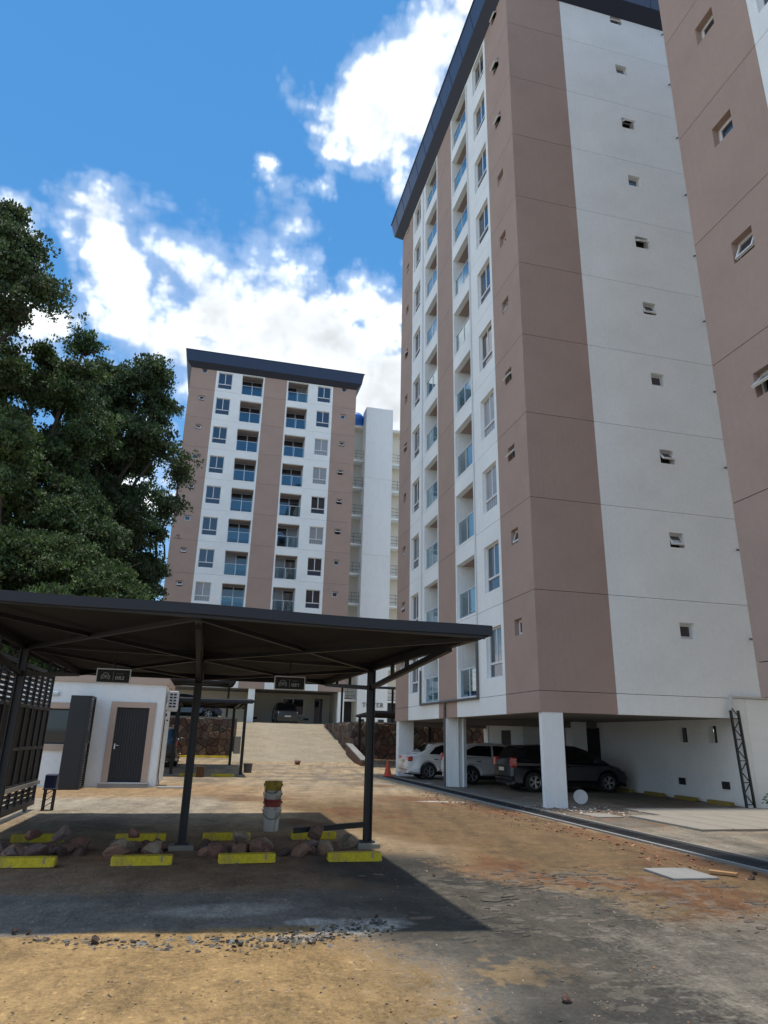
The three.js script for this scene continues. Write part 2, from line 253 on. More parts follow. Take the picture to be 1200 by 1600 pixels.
const gauss = () => (R() + R() + R() + R() - 2) * 1.2;
scatter('mortar_rubble', 'line of broken grey mortar chips strewn over the sand', 'rubble', 1300, (i) => { const t = Math.pow(R(), .8), x = -1.2 + t * 3.0; const zc = -6.75 + .35 * Math.sin(t * 3.0); return [x + gauss() * .1, zc + gauss() * (.10 + .16 * t) + (t > .75 ? -.25 * (t - .75) * 4 * R() : 0)]; }, [[.13, .13, .125], [.085, .085, .085], [.2, .2, .19], [.06, .06, .06], [.17, .13, .08]], .004, .03, .35);
scatter('loose_grit', 'loose grit and pebbles scattered over the yard', 'grit', 9000, () => { const d = 4.4 + Math.pow(R(), 1.7) * 16, a = rnd(-.55, .95); return [Math.sin(a) * d, -Math.cos(a) * d]; }, [[.22, .18, .14], [.13, .12, .11], [.33, .27, .2], [.28, .15, .08]], .002, .013, .6);
scatter('clay_crumbs', 'red clay crumbs and brick chips along the drain', 'rubble', 900, () => [6.9 + gauss() * .5, rnd(-22, -9)], [[.30, .12, .06], [.36, .2, .13], [.22, .1, .06]], .006, .04, .6);
scatter('pillar_debris', 'crumbs of plaster and clay around the corner pillar', 'rubble', 500, () => [9.3 + gauss() * .9, -16.6 + gauss() * .9], [[.5, .48, .45], [.34, .2, .14], [.3, .27, .22]], .008, .05, .6);

// ------------------------------------------------------------------ drain channel along the tower
{
  const d = thing('drain_channel', 'long dark drain channel with white concrete edge beside the tower', 'drain', [7.78, 0, 0]);
  part('edge_strip', [bxx(-.34, -.26, -.03, .03, -30.5, -3)], M.cement, d); part('edge_strip', [bxx(.37, .43, -.03, .022, -30.5, -3)], M.concrete, d);
  part('channel_bed', [bxx(-.26, .37, -.05, .01, -30.5, -3)], std([.032, .033, .036], .85, { bumpMap: gritBump, bumpScale: .01 }), d);
  const gm = std([.028, .029, .033], .7, { metalness: .2 }), gg = merge([bxx(-.14, .25, -.0, .018, -.485, -.455), bxx(-.14, .25, -.0, .018, .455, .485), bxx(-.14, -.11, 0, .018, -.455, .455), bxx(.22, .25, 0, .018, -.455, .455), ...Array.from({ length: 13 }, (_, i) => bxx(-.11, .22, 0, .016, -.44 + i * .072, -.415 + i * .072))]);
  for (let z = -30; z < -3; z += .98) part('grating', gg, gm, d).position.z = z;
}

// ------------------------------------------------------------------ apartment towers
const J0 = 2.9, FL = 2.745, NF = 10, TOP = 29.6, BASE = 2.35, TL = 14.85, TD = 15.2;
const jy = (k) => k >= NF ? TOP : J0 + FL * k;
function sash(w, h, name, pane, matF = M.winWhite) { // a framed pane centred on its top edge
  const f = .045, fr = part(name, [box(w, f, .05, 0, -f / 2, 0), box(w, f, .05, 0, -h + f / 2, 0), box(f, h - 2 * f, .05, -w / 2 + f / 2, -h / 2, 0), box(f, h - 2 * f, .05, w / 2 - f / 2, -h / 2, 0)], matF, new THREE.Group());
  part('pane', box(w - 2 * f, h - 2 * f, .012, 0, -h / 2, 0), pane, fr); fr.removeFromParent(); return fr;
}
const bigWinBits = (() => { // 1.22 x 1.56: two lights over one low light
  const w = 1.22, h = 1.56, f = .05, t = .46;
  const frame = merge([box(w, f, .07, 0, f / 2, 0), box(w, f, .07, 0, h - f / 2, 0), box(f, h - 2 * f, .07, -w / 2 + f / 2, h / 2, 0), box(f, h - 2 * f, .07, w / 2 - f / 2, h / 2, 0), box(w - 2 * f, .07, .09, 0, t, 0), box(.06, h - t - .035 - f, .06, 0, (h + t + .035 - f) / 2, 0)]);
  const lw = (w - 2 * f - .06) / 2, lh = h - t - .035 - f;
  return { frame, up: box(lw, lh, .012), low: box(w - 2 * f, t - .035 - f, .012), lw, lh, f, t, h, w };
})();
function bigWindow(parent, x, y, z, kind) {
  const b = bigWinBits, m = part('window', b.frame, M.winWhite, parent); m.position.set(x, y, z);
  const cy = b.t + .035 + b.lh / 2, pm = [M.glass, M.glass2, M.curtain];
  for (const s of [-1, 1]) { const p = part('pane', b.up, kind === 2 ? M.curtain : kind === 1 && s > 0 ? M.glass2 : M.glass, m); p.position.set(s * (.03 + b.lw / 2), cy, s * .012); }
  part('low_pane', b.low, kind === 2 ? M.curtain : M.glassLow, m).position.set(0, b.f + (b.t - .035 - b.f) / 2, 0);
  return m;
}
const smallFixed = merge([box(.5, .04, .06, 0, .02, 0), box(.5, .04, .06, 0, .45, 0), box(.04, .39, .06, -.23, .235, 0), box(.04, .39, .06, .23, .235, 0)]);
const smallSashProto = sash(.42, .38, 'sash', M.glass2);
function smallWindow(parent, x, y, z, turn, open) {
  const m = part('small_window', smallFixed, M.winWhite, parent); m.position.set(x, y, z); m.rotation.y = turn;
  const s = smallSashProto.clone(); m.add(s); s.position.set(0, .425, .015); s.rotation.x = -open; return m;
}
const BW = 1.84, BH = 2.03, BDp = 1.35;
const balcBits = {
  walls: merge([bxx(-BW / 2 - .1, -BW / 2, -.12, BH + .12, -BDp, -.224), bxx(BW / 2, BW / 2 + .1, -.12, BH + .12, -BDp, -.224), bxx(-BW / 2, BW / 2, -.12, 0, -BDp, -.224)]),
  ceil: bxx(-BW / 2, BW / 2, BH, BH + .12, -BDp, -.224),
  doorFrame: merge([bxx(-BW / 2, BW / 2, 1.98, BH, -BDp + .02, -BDp + .1), bxx(-BW / 2, BW / 2, 0, .06, -BDp + .02, -BDp + .1), bxx(-.035, .035, .06, 1.98, -BDp + .02, -BDp + .1), bxx(-BW / 2, -BW / 2 + .06, .06, 1.98, -BDp + .02, -BDp + .1), bxx(BW / 2 - .06, BW / 2, .06, 1.98, -BDp + .02, -BDp + .1)]),
  doorPane: box(BW / 2 - .1, 1.92, .012),
  railTop: merge([bxx(-BW / 2, BW / 2, .93, .965, -.13, -.085)]), railPost: merge([bxx(-.025, .025, 0, .93, -.13, -.09)]),
  railGlass: box(BW / 2 - .06, .82, .012), unit: merge([rbox(.75, .55, .28, .02, 0, 0, 0)]),
};
function balcony(parent, x, y, z, opt) {
  const b = part('balcony', balcBits.walls, M.white, parent); b.position.set(x, y, z);
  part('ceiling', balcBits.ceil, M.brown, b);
  part('sliding_door', balcBits.doorFrame, M.alu, b);
  for (const s of [-1, 1]) part('door_pane', balcBits.doorPane, opt.curtain && s === opt.side ? M.curtain : M.glass, b).position.set(s * (BW / 4 - .01), 1.02, -BDp + .05 + s * .01);
  part('handrail', balcBits.railTop, M.alu, b);
  for (const s of [-1, 0, 1]) part('rail_post', balcBits.railPost, M.alu, b).position.x = s * (BW / 2 - .03);
  for (const s of [-1, 1]) part('glass_panel', balcBits.railGlass, M.rail, b).position.set(s * (BW / 4), .5, -.11);
  if (opt.plants) { const lm = std([.05, .12, .025], .8, { side: THREE.DoubleSide }), ym = std([.45, .25, .03], .8), lv = [], fl = []; for (let i = 0; i < 130; i++) { const g = new THREE.SphereGeometry(.06, 5, 3).scale(1, .2, .55); g.rotateX(rnd(-1, 1)); g.rotateY(rnd(0, 6)); g.rotateZ(rnd(-1, 1)); g.translate(rnd(-.75, .75), rnd(.15, .85), rnd(-.6, -.3)); (i % 9 ? lv : fl).push(g); } part('potted_plant', lv, lm, b).userData = { kind: 'stuff' }; part('flowers', fl, ym, b).userData = { kind: 'stuff' }; part('plant_trough', bxx(-.8, .8, .001, .2, -.62, -.32), std([.08, .1, .2], .7), b); }
  if (opt.unit) part('air_conditioner', balcBits.unit, M.pvc, b).position.set(opt.unit * .45, 1.62, -BDp + .3);
}
const variants = {}; for (const k of ['white', 'brown']) variants[k] = [0, 1, 2, 3].map((i) => { const m = M[k].clone(); m.map = M[k].map.clone(); m.map.offset.set(i * .37, i * .23 + .11); m.map.needsUpdate = true; return m; });
const panelCache = {};
function tower(name, label, pos, turn, o) {
  const t = thing(name, label, 'apartment tower', pos, turn);
  const TH = .22, g = .007, cut = (h, k) => h;
  const bands = [[0, 2.18, 'brown'], [2.18, 6.42, 'white'], [6.42, 8.43, 'brown'], [8.43, 12.67, 'white'], [12.67, TL, 'brown']];
  const wallPanel = (key, pts, holes, mat, place) => { const geo = panelCache[key] ??= plate(pts, TH, holes).translate(0, 0, -TH); const vs = mat === M.white ? variants.white : variants.brown, m = part('wall_panel', geo, vs[vi++ % 4], t); place(m); return m; };
  const r2 = mulberry(o.seed); let vi = o.seed;
  for (let k = -1; k < NF; k++) {
    const y0 = k < 0 ? BASE : jy(k) + g, y1 = (k < 0 ? J0 : jy(k + 1)) - (k === NF - 1 ? 0 : g), h = y1 - y0;
    bands.forEach(([a, b, c], i) => {
      const holes = []; const yj = k < 0 ? 0 : jy(k) - y0;
      if (k >= 0) {
        if (i === 0) holes.push(rect(.9, 1.4, yj + 1.62, yj + 2.09)); if (i === 4) holes.push(rect(TL - 1.4, TL - .9, yj + 1.62, yj + 2.09));
        const wy = k === NF - 1 ? .3 : .55, by = k === NF - 1 ? -.02 : .1, top = Math.min(by + BH, h - .06);
        if (i === 1) holes.push(rect(2.38, 3.6, yj + wy, Math.min(yj + wy + 1.56, h - .03)), rect(4.46, 4.46 + BW, Math.max(yj + by, .004), yj + top));
        if (i === 3) holes.push(rect(TL - 3.6, TL - 2.38, yj + wy, Math.min(yj + wy + 1.56, h - .03)), rect(TL - 4.46 - BW, TL - 4.46, Math.max(yj + by, .004), yj + top));
      }
      const key = [k < 0 ? 'b' : k === NF - 1 ? 't' : 'm', i].join();
      wallPanel('f' + key, rect(a + (i ? .001 : 0), b - (i < 4 ? .001 : 0), 0, h), holes, M[c], (m) => m.position.set(0, y0, c === 'brown' ? .004 : 0));
    });
    if (k >= 0) {
      const Y = jy(k), wy = k === NF - 1 ? .3 : .55, by = k === NF - 1 ? -.02 : .1;
      for (const s of [0, 1]) {
        const mx = (x) => s ? TL - x : x;
        const u = r2();
        smallWindow(t, mx(1.15), Y + 1.62, -.17, 0, u < .45 ? 0 : u < .8 ? rnd(.3, .6) : rnd(.6, 1.1));
        const v = r2(); const kind = o.curtain?.some(([kk, ss]) => kk === k && ss === s) ? 2 : v < .4 ? 1 : 0;
        bigWindow(t, mx(2.99), Y + wy - .002, -.14, kind);
        const w = r2(); balcony(t, mx(4.46 + BW / 2), Y + by, 0, { curtain: w < .3, side: w < .15 ? 1 : -1, unit: o.units && k < 6 ? (s ? -1 : 1) : 0, plants: o.units && k === 0 && s === 1 });
      }
    }
    // end wall (+x side): brown return, white field with one column of small windows
    const ends = [[.224, 2.3, 'brown'], [2.3, 12.9, 'white'], [12.9, TD, 'brown']];
    ends.forEach(([a, b, c], i) => {
      const yj = k < 0 ? 0 : jy(k) - y0, holes = []; if (k >= 0 && i === 1) holes.push(rect(4.55, 5.05, yj + 1.62, yj + 2.09));
      if (k < 0 && i === 1 && o.endCut) { b = 6.42; } else if (k < 0 && i === 2 && o.endCut) return;
      wallPanel('e' + [k < 0 ? 'b' + (o.endCut ? 1 : 0) : k === NF - 1 ? 't' : 'm', i].join(), rect(i === 0 ? -.002 : a + .001, b - .001, 0, h), holes, M[c], (m) => { m.rotation.y = Math.PI / 2; m.position.set(TL + (i === 0 ? .0035 : 0), y0, 0); });
    });
    if (k >= 0) smallWindow(t, TL - .17, jy(k) + 1.62, -4.8, Math.PI / 2, [0, .5, .7, .1, .45, .9, .05, 1, .25, .6][k]);
    // far end and rear, plain
    wallPanel('l' + (k < 0 ? 'b' : k === NF - 1 ? 't' : 'm'), rect(.224, TD, 0, h), [], M.brown, (m) => { m.rotation.y = -Math.PI / 2; m.position.set(0, y0, -TD - .001); });
    wallPanel('r' + (k < 0 ? 'b' : k === NF - 1 ? 't' : 'm'), rect(.224, TL - .224, 0, h), [], M.white, (m) => { m.rotation.y = Math.PI; m.position.set(TL, y0, -TD); });
  }
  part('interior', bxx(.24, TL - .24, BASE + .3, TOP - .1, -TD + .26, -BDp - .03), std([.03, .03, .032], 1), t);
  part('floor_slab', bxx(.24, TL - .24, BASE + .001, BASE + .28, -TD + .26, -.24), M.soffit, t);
  // dark metal cornice leaning outwards
  const corn = (out, y, inn = 0) => [[-out, y, out], [TL + out, y, out], [TL + out, y, -TD - out], [-out, y, -TD - out]];
  const ringGeo = (rings) => { const pos = [], uvs = []; for (let r = 0; r < rings.length - 1; r++) for (let s = 0; s < 4; s++) { const A = rings[r][s], B = rings[r][(s + 1) % 4], C = rings[r + 1][(s + 1) % 4], D = rings[r + 1][s]; for (const p of [A, B, C, A, C, D]) { pos.push(...p); uvs.push(p[0] + p[2], p[1]); } } const q = new THREE.BufferGeometry(); q.setAttribute('position', new THREE.Float32BufferAttribute(pos, 3)); q.setAttribute('uv', new THREE.Float32BufferAttribute(uvs, 2)); q.computeVertexNormals(); return q; };
  part('cornice_soffit', ringGeo([corn(.006, TOP - .02), corn(.40, TOP + .42)]), M.roofDark, t);
  const cf = part('cornice', ringGeo([corn(.40, TOP + .42), corn(.42, TOP + .44), corn(.58, TOP + 1.38), corn(.62, TOP + 1.40), corn(.62, TOP + 1.45), corn(.3, TOP + 1.46)]), M.roofMetal, t);
  part('roof_deck', bxx(-.29, TL + .29, TOP + .9, TOP + 1.455, -TD - .29, .29), M.roofDark, t);
  // flashing seams on the cornice front
  for (let x = .4; x < TL; x += 1.35) part('seam', bar([x, TOP + .45, .428], [x, TOP + 1.38, .587], .03, .014), M.roofMetal, cf);
  for (let z = -.8; z > -TD; z -= 1.35) part('seam', bar([TL + .428, TOP + .45, z], [TL + .587, TOP + 1.38, z], .014, .03), M.roofMetal, cf);
  return t;
}
const T1 = tower('apartment_tower', 'tall white and brown apartment tower on pillars with cars parked underneath', [8.55, 0, -32.0], -Math.PI / 2, { seed: 3, units: true, endCut: true, curtain: [[3, 1], [2, 1]] });
const T3 = tower('apartment_tower', 'brown and white apartment tower standing beside the concrete parking strips', [8.62, 0, -9.5], -Math.PI / 2, { seed: 8 });
const T2 = tower('apartment_tower', 'distant apartment tower on the stone terrace above the ramp', [-4.25, 2.68, -55.6], 0, { seed: 5, curtain: [[2, 0], [7, 1], [4, 1], [6, 1]] });

// pillars, back wall and details below tower one (world coordinates through a part of the tower turned back)
{
  const loc = (x, y, z) => [z + 32.0, y, 8.55 - x]; // world -> tower local
  const wbox = (x0, x1, y0, y1, z0, z1) => { const a = loc(x0, y0, z0), b = loc(x1, y1, z1); return bxx(Math.min(a[0], b[0]), Math.max(a[0], b[0]), y0, y1, Math.min(a[2], b[2]), Math.max(a[2], b[2])); };
  for (const [x0, x1, z0, z1] of [[8.6, 9.2, -17.36, -17.16], [8.6, 9.3, -25.2, -24.7], [8.6, 9.3, -31.95, -31.5], [12.9, 13.4, -31.9, -31.4], [13.6, 14.2, -25.2, -24.7]]) part('pillar', wbox(x0, x1, -.05, BASE, z0, z1), M.white, T1);
  const backWall = plate(rect(0, 14.8, 0, BASE + .28), .2, [rect(1.0, 1.38, 1.68, 2.16), rect(2.35, 2.72, 1.68, 2.12)]).translate(0, 0, 0); // runs away from the yard face
  { const m = part('back_wall', backWall, M.white, T1); m.rotation.y = Math.PI; m.position.set(14.8, 0, 8.55 - 14.75 + .2 - .2); m.position.z = 8.55 - 14.75; m.rotation.y = Math.PI; m.scale.set(1, 1, 1); }
  part('end_wall', wbox(14.98, 26, -.05, J0 - .01, -17.4, -17.155), M.white, T1);
  part('wall_corner', wbox(14.72, 14.98, -.05, BASE, -17.4, -17.16), M.white, T1);
  for (const z of [-18.4 + .2, -19.75]) { const m = part('louvre_window', wbox(14.86, 14.88, 1.66, 2.16, z - .25, z + .25), M.glass2, T1); }
  for (const z of [-18.05, -20.0]) part('wall_vent', wbox(14.70, 14.745, .42, .62, z - .14, z + .14), M.blackB, T1);
  part('service_core', wbox(12.4, 14.7, 0, BASE, -30, -26.5), M.white, T1);
  part('dark_doorway', wbox(14.70, 14.746, 0, 2.15, -26.0, -24.7), M.blackB, T1); part('dark_doorway', wbox(12.37, 12.4, 0, 2.02, -28.6, -27.7), M.blackB, T1);  // back wall sheet is plain black, standing in for a shaded recess
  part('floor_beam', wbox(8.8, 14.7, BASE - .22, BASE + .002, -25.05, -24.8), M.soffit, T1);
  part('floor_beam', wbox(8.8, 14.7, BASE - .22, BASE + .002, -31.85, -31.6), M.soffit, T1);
  // drain pipes on the long face
  const P = (x, y, z) => loc(x, y, z);
  const pd = part('waste_pipe', [rod(P(8.49, 4.3, -27.84), P(8.49, 2.93, -27.84), .045), rod(P(8.49, 2.93, -27.84), P(8.49, 2.90, -21.45), .045), rod(P(8.49, 4.77, -21.45), P(8.49, 2.90, -21.45), .045), rod(P(8.49, 2.92, -24.77), P(8.49, 0, -24.77), .045)], M.pipeDark, T1);
  for (const [z, y] of [[-27.84, 4.3], [-21.45, 4.77]]) part('rain_pipe', rod(P(8.505, y, z), P(8.505, 29.4, z), .028), M.winWhite, T1);
  part('rain_pipe', rod(P(8.95, 0, -24.6), P(8.95, BASE, -24.6), .05), M.pvc, T1); part('rain_pipe', rod(P(9.15, 0, -24.62), P(9.15, BASE, -24.62), .05), M.white, T1);
  part('top_pipe', [rod(P(14.45, 2.96, -17.08), P(19, 2.94, -17.08), .04), rod(P(14.45, 2.96, -17.08), P(14.45, 2.5, -17.08), .04)], M.pvc, T1);
  // spouts on the end wall
  for (let k = 0; k < NF; k++) part('spout', rod(P(15.45, jy(k) + 1.75, -17.2), P(15.5, jy(k) + 1.71, -17.05), .03), M.pipeDark, T1);
}
// pillars of tower three
for (const z of [-9.35, -2.2, 4.9]) part('pillar', box(.35, BASE, .7, z + 9.5 > 14 ? 14.4 : Math.max(.25, z + 9.5), BASE / 2, -.4), M.white, T3);
// ground floor of tower two, on the terrace
{
  const y0 = 2.45 - 2.68, y1 = BASE;
  for (const x of [.02, 7.25, 14.35]) part('pillar', bxx(x, x + .5, y0, y1, -.5, -.05), M.white, T2);
  part('back_wall', bxx(0.3, 14.6, y0, y1, -5.2, -5.0), M.cream, T2);
  const w = part('shop_window', bxx(10.4, 12.3, .55, 2.0, -4.99, -4.95), M.alu, T2); part('pane', bxx(10.46, 11.32, .61, 1.94, -4.95, -4.93), M.glass, w); part('pane', bxx(11.38, 12.24, .61, 1.94, -4.95, -4.93), M.glass, w);
  part('doorway', bxx(13.2, 13.9, y0, 2.0, -4.99, -4.94), M.glass, T2); part('wall_vent', bxx(12.3, 12.75, .2, .36, -4.99, -4.96), M.blackB, T2); part('wall_vent', bxx(7.9, 8.4, .2, .36, -4.99, -4.96), M.blackB, T2);
  part('side_wall', bxx(14.5, 14.62, y0, y1, -5, -.6), M.cream, T2); part('side_wall', bxx(7.5, 7.7, y0, y1, -5, -.6), M.cream, T2);
  // roof cowl
  part('roof_cowl', [cyl(.32, .32, .8, 18, 7.6, TOP + 1.9, -2.6), cyl(.42, .42, .22, 18, 7.6, TOP + 2.3, -2.6)], M.chrome, T2);
  const em = std([.05, .12, .4], .5); part('blue_emblem', [bar([3.3, 2.72, .012], [3.6, 3.02, .012], .05, .02), bar([3.6, 3.02, .012], [3.9, 2.72, .012], .05, .02), bar([3.6, 2.7, .012], [3.6, 3.0, .012], .05, .02)], em, T2);
}
// ------------------------------------------------------------------ lift and gallery block behind tower two
{
  const t = thing('gallery_block', 'narrow cream access block with open galleries beside the distant tower', 'building', [0, 2.45, 0]);
  const top = 27.6, fl = 2.745;
  part('gallery_wall', bxx(10.7, 30, 0, top, -66, -59.6), M.cream, t);
  for (let k = 0; k < 4; k++) part('core_wall', bxx(12.15, 14.78, k * 7.4, Math.min(k * 7.4 + 7.385, 29.5), -59.59, -58), M.white, t);
  for (const [a, b] of [[10.72, 12.14], [14.79, 24]]) for (let k = 1; k < 11; k++) {
    const y = k * fl - .55; if (y > top - 1.6) continue;
    const s = part('gallery_floor', bxx(a, b, y - .16, y, -59.59, -58.6), M.white, t);
    const rails = []; for (const h of [.3, .62, .95]) rails.push(rod([a, y + h, -58.64], [b, y + h, -58.64], .018, 6)); for (let x = a + .06; x <= b; x += .66) rails.push(rod([x, y, -58.64], [x, y + .95, -58.64], .016, 6));
    part('railing', rails, M.pipeDark, s);
  }
  part('roof_lip', bxx(10.7, 30, top, top + .25, -66, -58.9), M.cream, t);
  part('entrance', bxx(10.9, 12.0, 0, 2.3, -59.59, -59.56), M.blackB, t); part('entrance', bxx(15.2, 16.8, 0, 2.3, -59.59, -59.56), M.blackB, t);
  part('wall_vent', bxx(12.3, 12.8, .35, .6, -58, -57.96), M.blackB, t); part('wall_vent', bxx(14.0, 14.5, .35, .6, -58, -57.96), M.blackB, t);
  const em = std([.05, .12, .4], .5); part('blue_emblem', [bar([12.5, 4.3, -57.99], [12.5, 4.85, -57.99], .06, .03), bar([12.85, 4.3, -57.99], [12.85, 4.85, -57.99], .06, .03), bar([12.5, 4.6, -57.99], [12.85, 4.4, -57.99], .06, .03)], em, t);
  // blue water tank
  const w = thing('water_tank', 'blue domed water tank on the gallery block roof', 'water tank', [11.35, 2.45 + top + .25, -59.9]);
  const tm = std([.02, .16, .55], .45);
  part('shell', new THREE.LatheGeometry([[0, 0], [.95, 0], [.95, 1.1], [.9, 1.3], [.7, 1.55], [.35, 1.68], [0, 1.7]].map((p) => new THREE.Vector2(...p)), 28), tm, w);
  part('lid', cyl(.26, .26, .09, 20, 0, 1.72, 0), tm, w); for (const y of [.3, .6, .9]) part('rib', new THREE.TorusGeometry(.955, .025, 6, 28).rotateX(Math.PI / 2).translate(0, y, 0), tm, w);
}
const font = await new FontLoader().loadAsync('fonts/droid/droid_serif_regular.typeface.json');
{
  const t = thing('wall_lettering', 'dark serif letters spelling TOWER on the white core wall', 'lettering', [12.62, 4.05, -57.985]);
  let x = 0; for (const ch of 'TOWER') { const g = new TextGeometry(ch, { font, size: .34, depth: .03, curveSegments: 5, bevelEnabled: false }); g.computeBoundingBox(); const m = part('letter', g, M.blackB, t); m.position.x = x - g.boundingBox.min.x; x += g.boundingBox.max.x - g.boundingBox.min.x + .05; }
}

// ------------------------------------------------------------------ terrace, ramp, rubble-stone retaining walls
{
  const map = dataTex(1024, (u, v) => { const n = fbm2(u * 8, v * 8, 5, 8), c = Math.pow(vn2(u * 60, v * 60, 60), 2); const k = .65 + .5 * n + .25 * c; return [.30 * k, .262 * k, .19 * k]; }, true, 1 / 5);
  const mat = new THREE.MeshStandardMaterial({ map, roughness: .95, bumpMap: gritBump, bumpScale: .03 });
  const up = (g) => { const p = g.attributes.position, uv = g.attributes.uv; for (let i = 0; i < p.count; i++) uv.setXY(i, p.getX(i), p.getZ(i)); return g; };
  struct('terrace_ground', up(merge([bxx(-60, 1.7, -1, 2.45, -50.01, -40.5), bxx(8.4, 60, -1, 2.45, -50.01, -40.5), bxx(-60, 60, -1, 2.45, -120, -50.012)])), mat);
  const g = new THREE.PlaneGeometry(6.7, 14, 30, 60); g.rotateX(-Math.PI / 2); g.translate(5.05, 0, -43.3); const p = g.attributes.position;
  for (let i = 0; i < p.count; i++) { const x = p.getX(i), z = p.getZ(i), t = sst(-36.3, -50.6, z), l = clamp((-36.3 - z) / 14); p.setXYZ(i, x + (1 - l) * (x - 5.05) * .12, .15 + (2.44 - .15) * (l * .55 + t * .45) + (fbm2(x * 2, z * 2, 3) - .5) * .05, z); }
  g.computeVertexNormals(); struct('ramp', up(g), mat);
}
const stoneMats = [[.115, .062, .045], [.16, .085, .06], [.085, .055, .045], [.20, .12, .08], [.14, .105, .08], [.10, .075, .062], [.22, .15, .105]].map((c, i) => { const map = dataTex(128, (u, v) => { const k = .55 + .9 * fbm2(u * 5 + i, v * 5, 4, 5); return c.map((q) => q * k); }, true, 1.7); return new THREE.MeshStandardMaterial({ map, roughness: .9, bumpMap: grainBump, bumpScale: .02 }); });
function rubble(parent, L, h, cell, place, keep) { // irregular stones that fill a wall face L x h
  const nx = Math.round(L / cell), ny = Math.round(h / cell), pts = [];
  for (let i = -1; i <= nx; i++) for (let j = -1; j <= ny; j++) pts.push([(i + .5 + rnd(-.42, .42)) * L / nx, (j + .5 + rnd(-.42, .42)) * h / ny, i, j]);
  for (const [px, py, i, j] of pts) {
    if (i < 0 || j < 0 || i >= nx || j >= ny || (keep && !keep(px, py))) continue;
    let poly = [[0, 0], [L, 0], [L, h], [0, h]];
    for (const [qx, qy, a, b] of pts) { if ((a === i && b === j) || Math.abs(a - i) > 2 || Math.abs(b - j) > 2) continue; const mx = (px + qx) / 2, my = (py + qy) / 2, nxx = qx - px, nyy = qy - py, l = Math.hypot(nxx, nyy), out = []; const d = (p) => ((p[0] - mx) * nxx + (p[1] - my) * nyy) / l + .014; for (let k = 0; k < poly.length; k++) { const A = poly[k], B = poly[(k + 1) % poly.length], da = d(A), db = d(B); if (da <= 0) out.push(A); if ((da < 0) !== (db < 0)) { const t = da / (da - db); out.push([A[0] + (B[0] - A[0]) * t, A[1] + (B[1] - A[1]) * t]); } } poly = out; if (poly.length < 3) break; }
    if (poly.length < 3) continue;
    const cx = poly.reduce((s, p) => s + p[0], 0) / poly.length, cy = poly.reduce((s, p) => s + p[1], 0) / poly.length;
    const g = plate(poly.map((p) => [p[0] - cx, p[1] - cy]), rnd(.02, .09), [], .03); const m = part('stone', g, stoneMats[Math.floor(R() * stoneMats.length)], parent); place(m, cx, cy);
  }
}
{
  const mortar = std([.13, .115, .10], .95, { bumpMap: grainBump, bumpScale: .02 });
  const a = thing('retaining_wall', 'rubble stone retaining wall behind the small parking shelter, left of the ramp', 'stone wall', [-12, .3, -40.3]);
  part('mortar_bed', [bxx(0, 13.6, -.4, 2.1, -.25, 0)], mortar, a); part('coping', bxx(0, 13.6, 2.1, 2.2, -.25, .05), M.concrete, a);
  rubble(a, 13.6, 2.1, .38, (m, x, y) => m.position.set(x, y, -.01), (x) => x > 8.5);
  part('ramp_return', bxx(13.35, 13.6, -.4, 2.15, -10.2, -.26), mortar, a);
  part('end_pier', bxx(13.62, 13.95, -.4, 1.2, -.3, .5), M.concrete, a);
  const b = thing('retaining_wall', 'rubble stone retaining wall right of the ramp, passing behind the parked cars', 'stone wall', [8.1, .3, -40.3]);
  part('mortar_bed', [bxx(0, 24, -.4, 2.1, -.25, 0)], mortar, b); part('coping', bxx(.3, 24, 2.1, 2.17, -.25, .05), M.concrete, b);
  rubble(b, 24, 2.1, .385, (m, x, y) => m.position.set(x, y, -.01), (x) => x < 12.5);
  part('ramp_return', bxx(0, .25, -.4, 2.15, -10.2, -.26), mortar, b);
  rubble(b, 10, 2.1, .4, (m, x, y) => { m.rotation.y = -Math.PI / 2; m.position.set(.01, y, -10.2 + x); }, (x, y) => y > 1.9 - x * .2 && x > 0);
  const k = thing('ramp_kerb', 'low sloping stone kerb wall at the foot of the ramp', 'kerb', [8.05, .2, -38.2]);
  const body = plate([[-2.1, -.4], [2.1, -.4], [2.1, .25], [-2.1, 1.0]], .32).rotateY(-Math.PI / 2).translate(.16, 0, 0); part('kerb_body', body, stoneMats[1], k);
  const cap = plate([[-2.12, 1.004], [2.12, .254], [2.12, .32], [-2.12, 1.07]], .36).rotateY(-Math.PI / 2).translate(.18, 0, 0); part('kerb_cap', cap, M.cement, k);
}

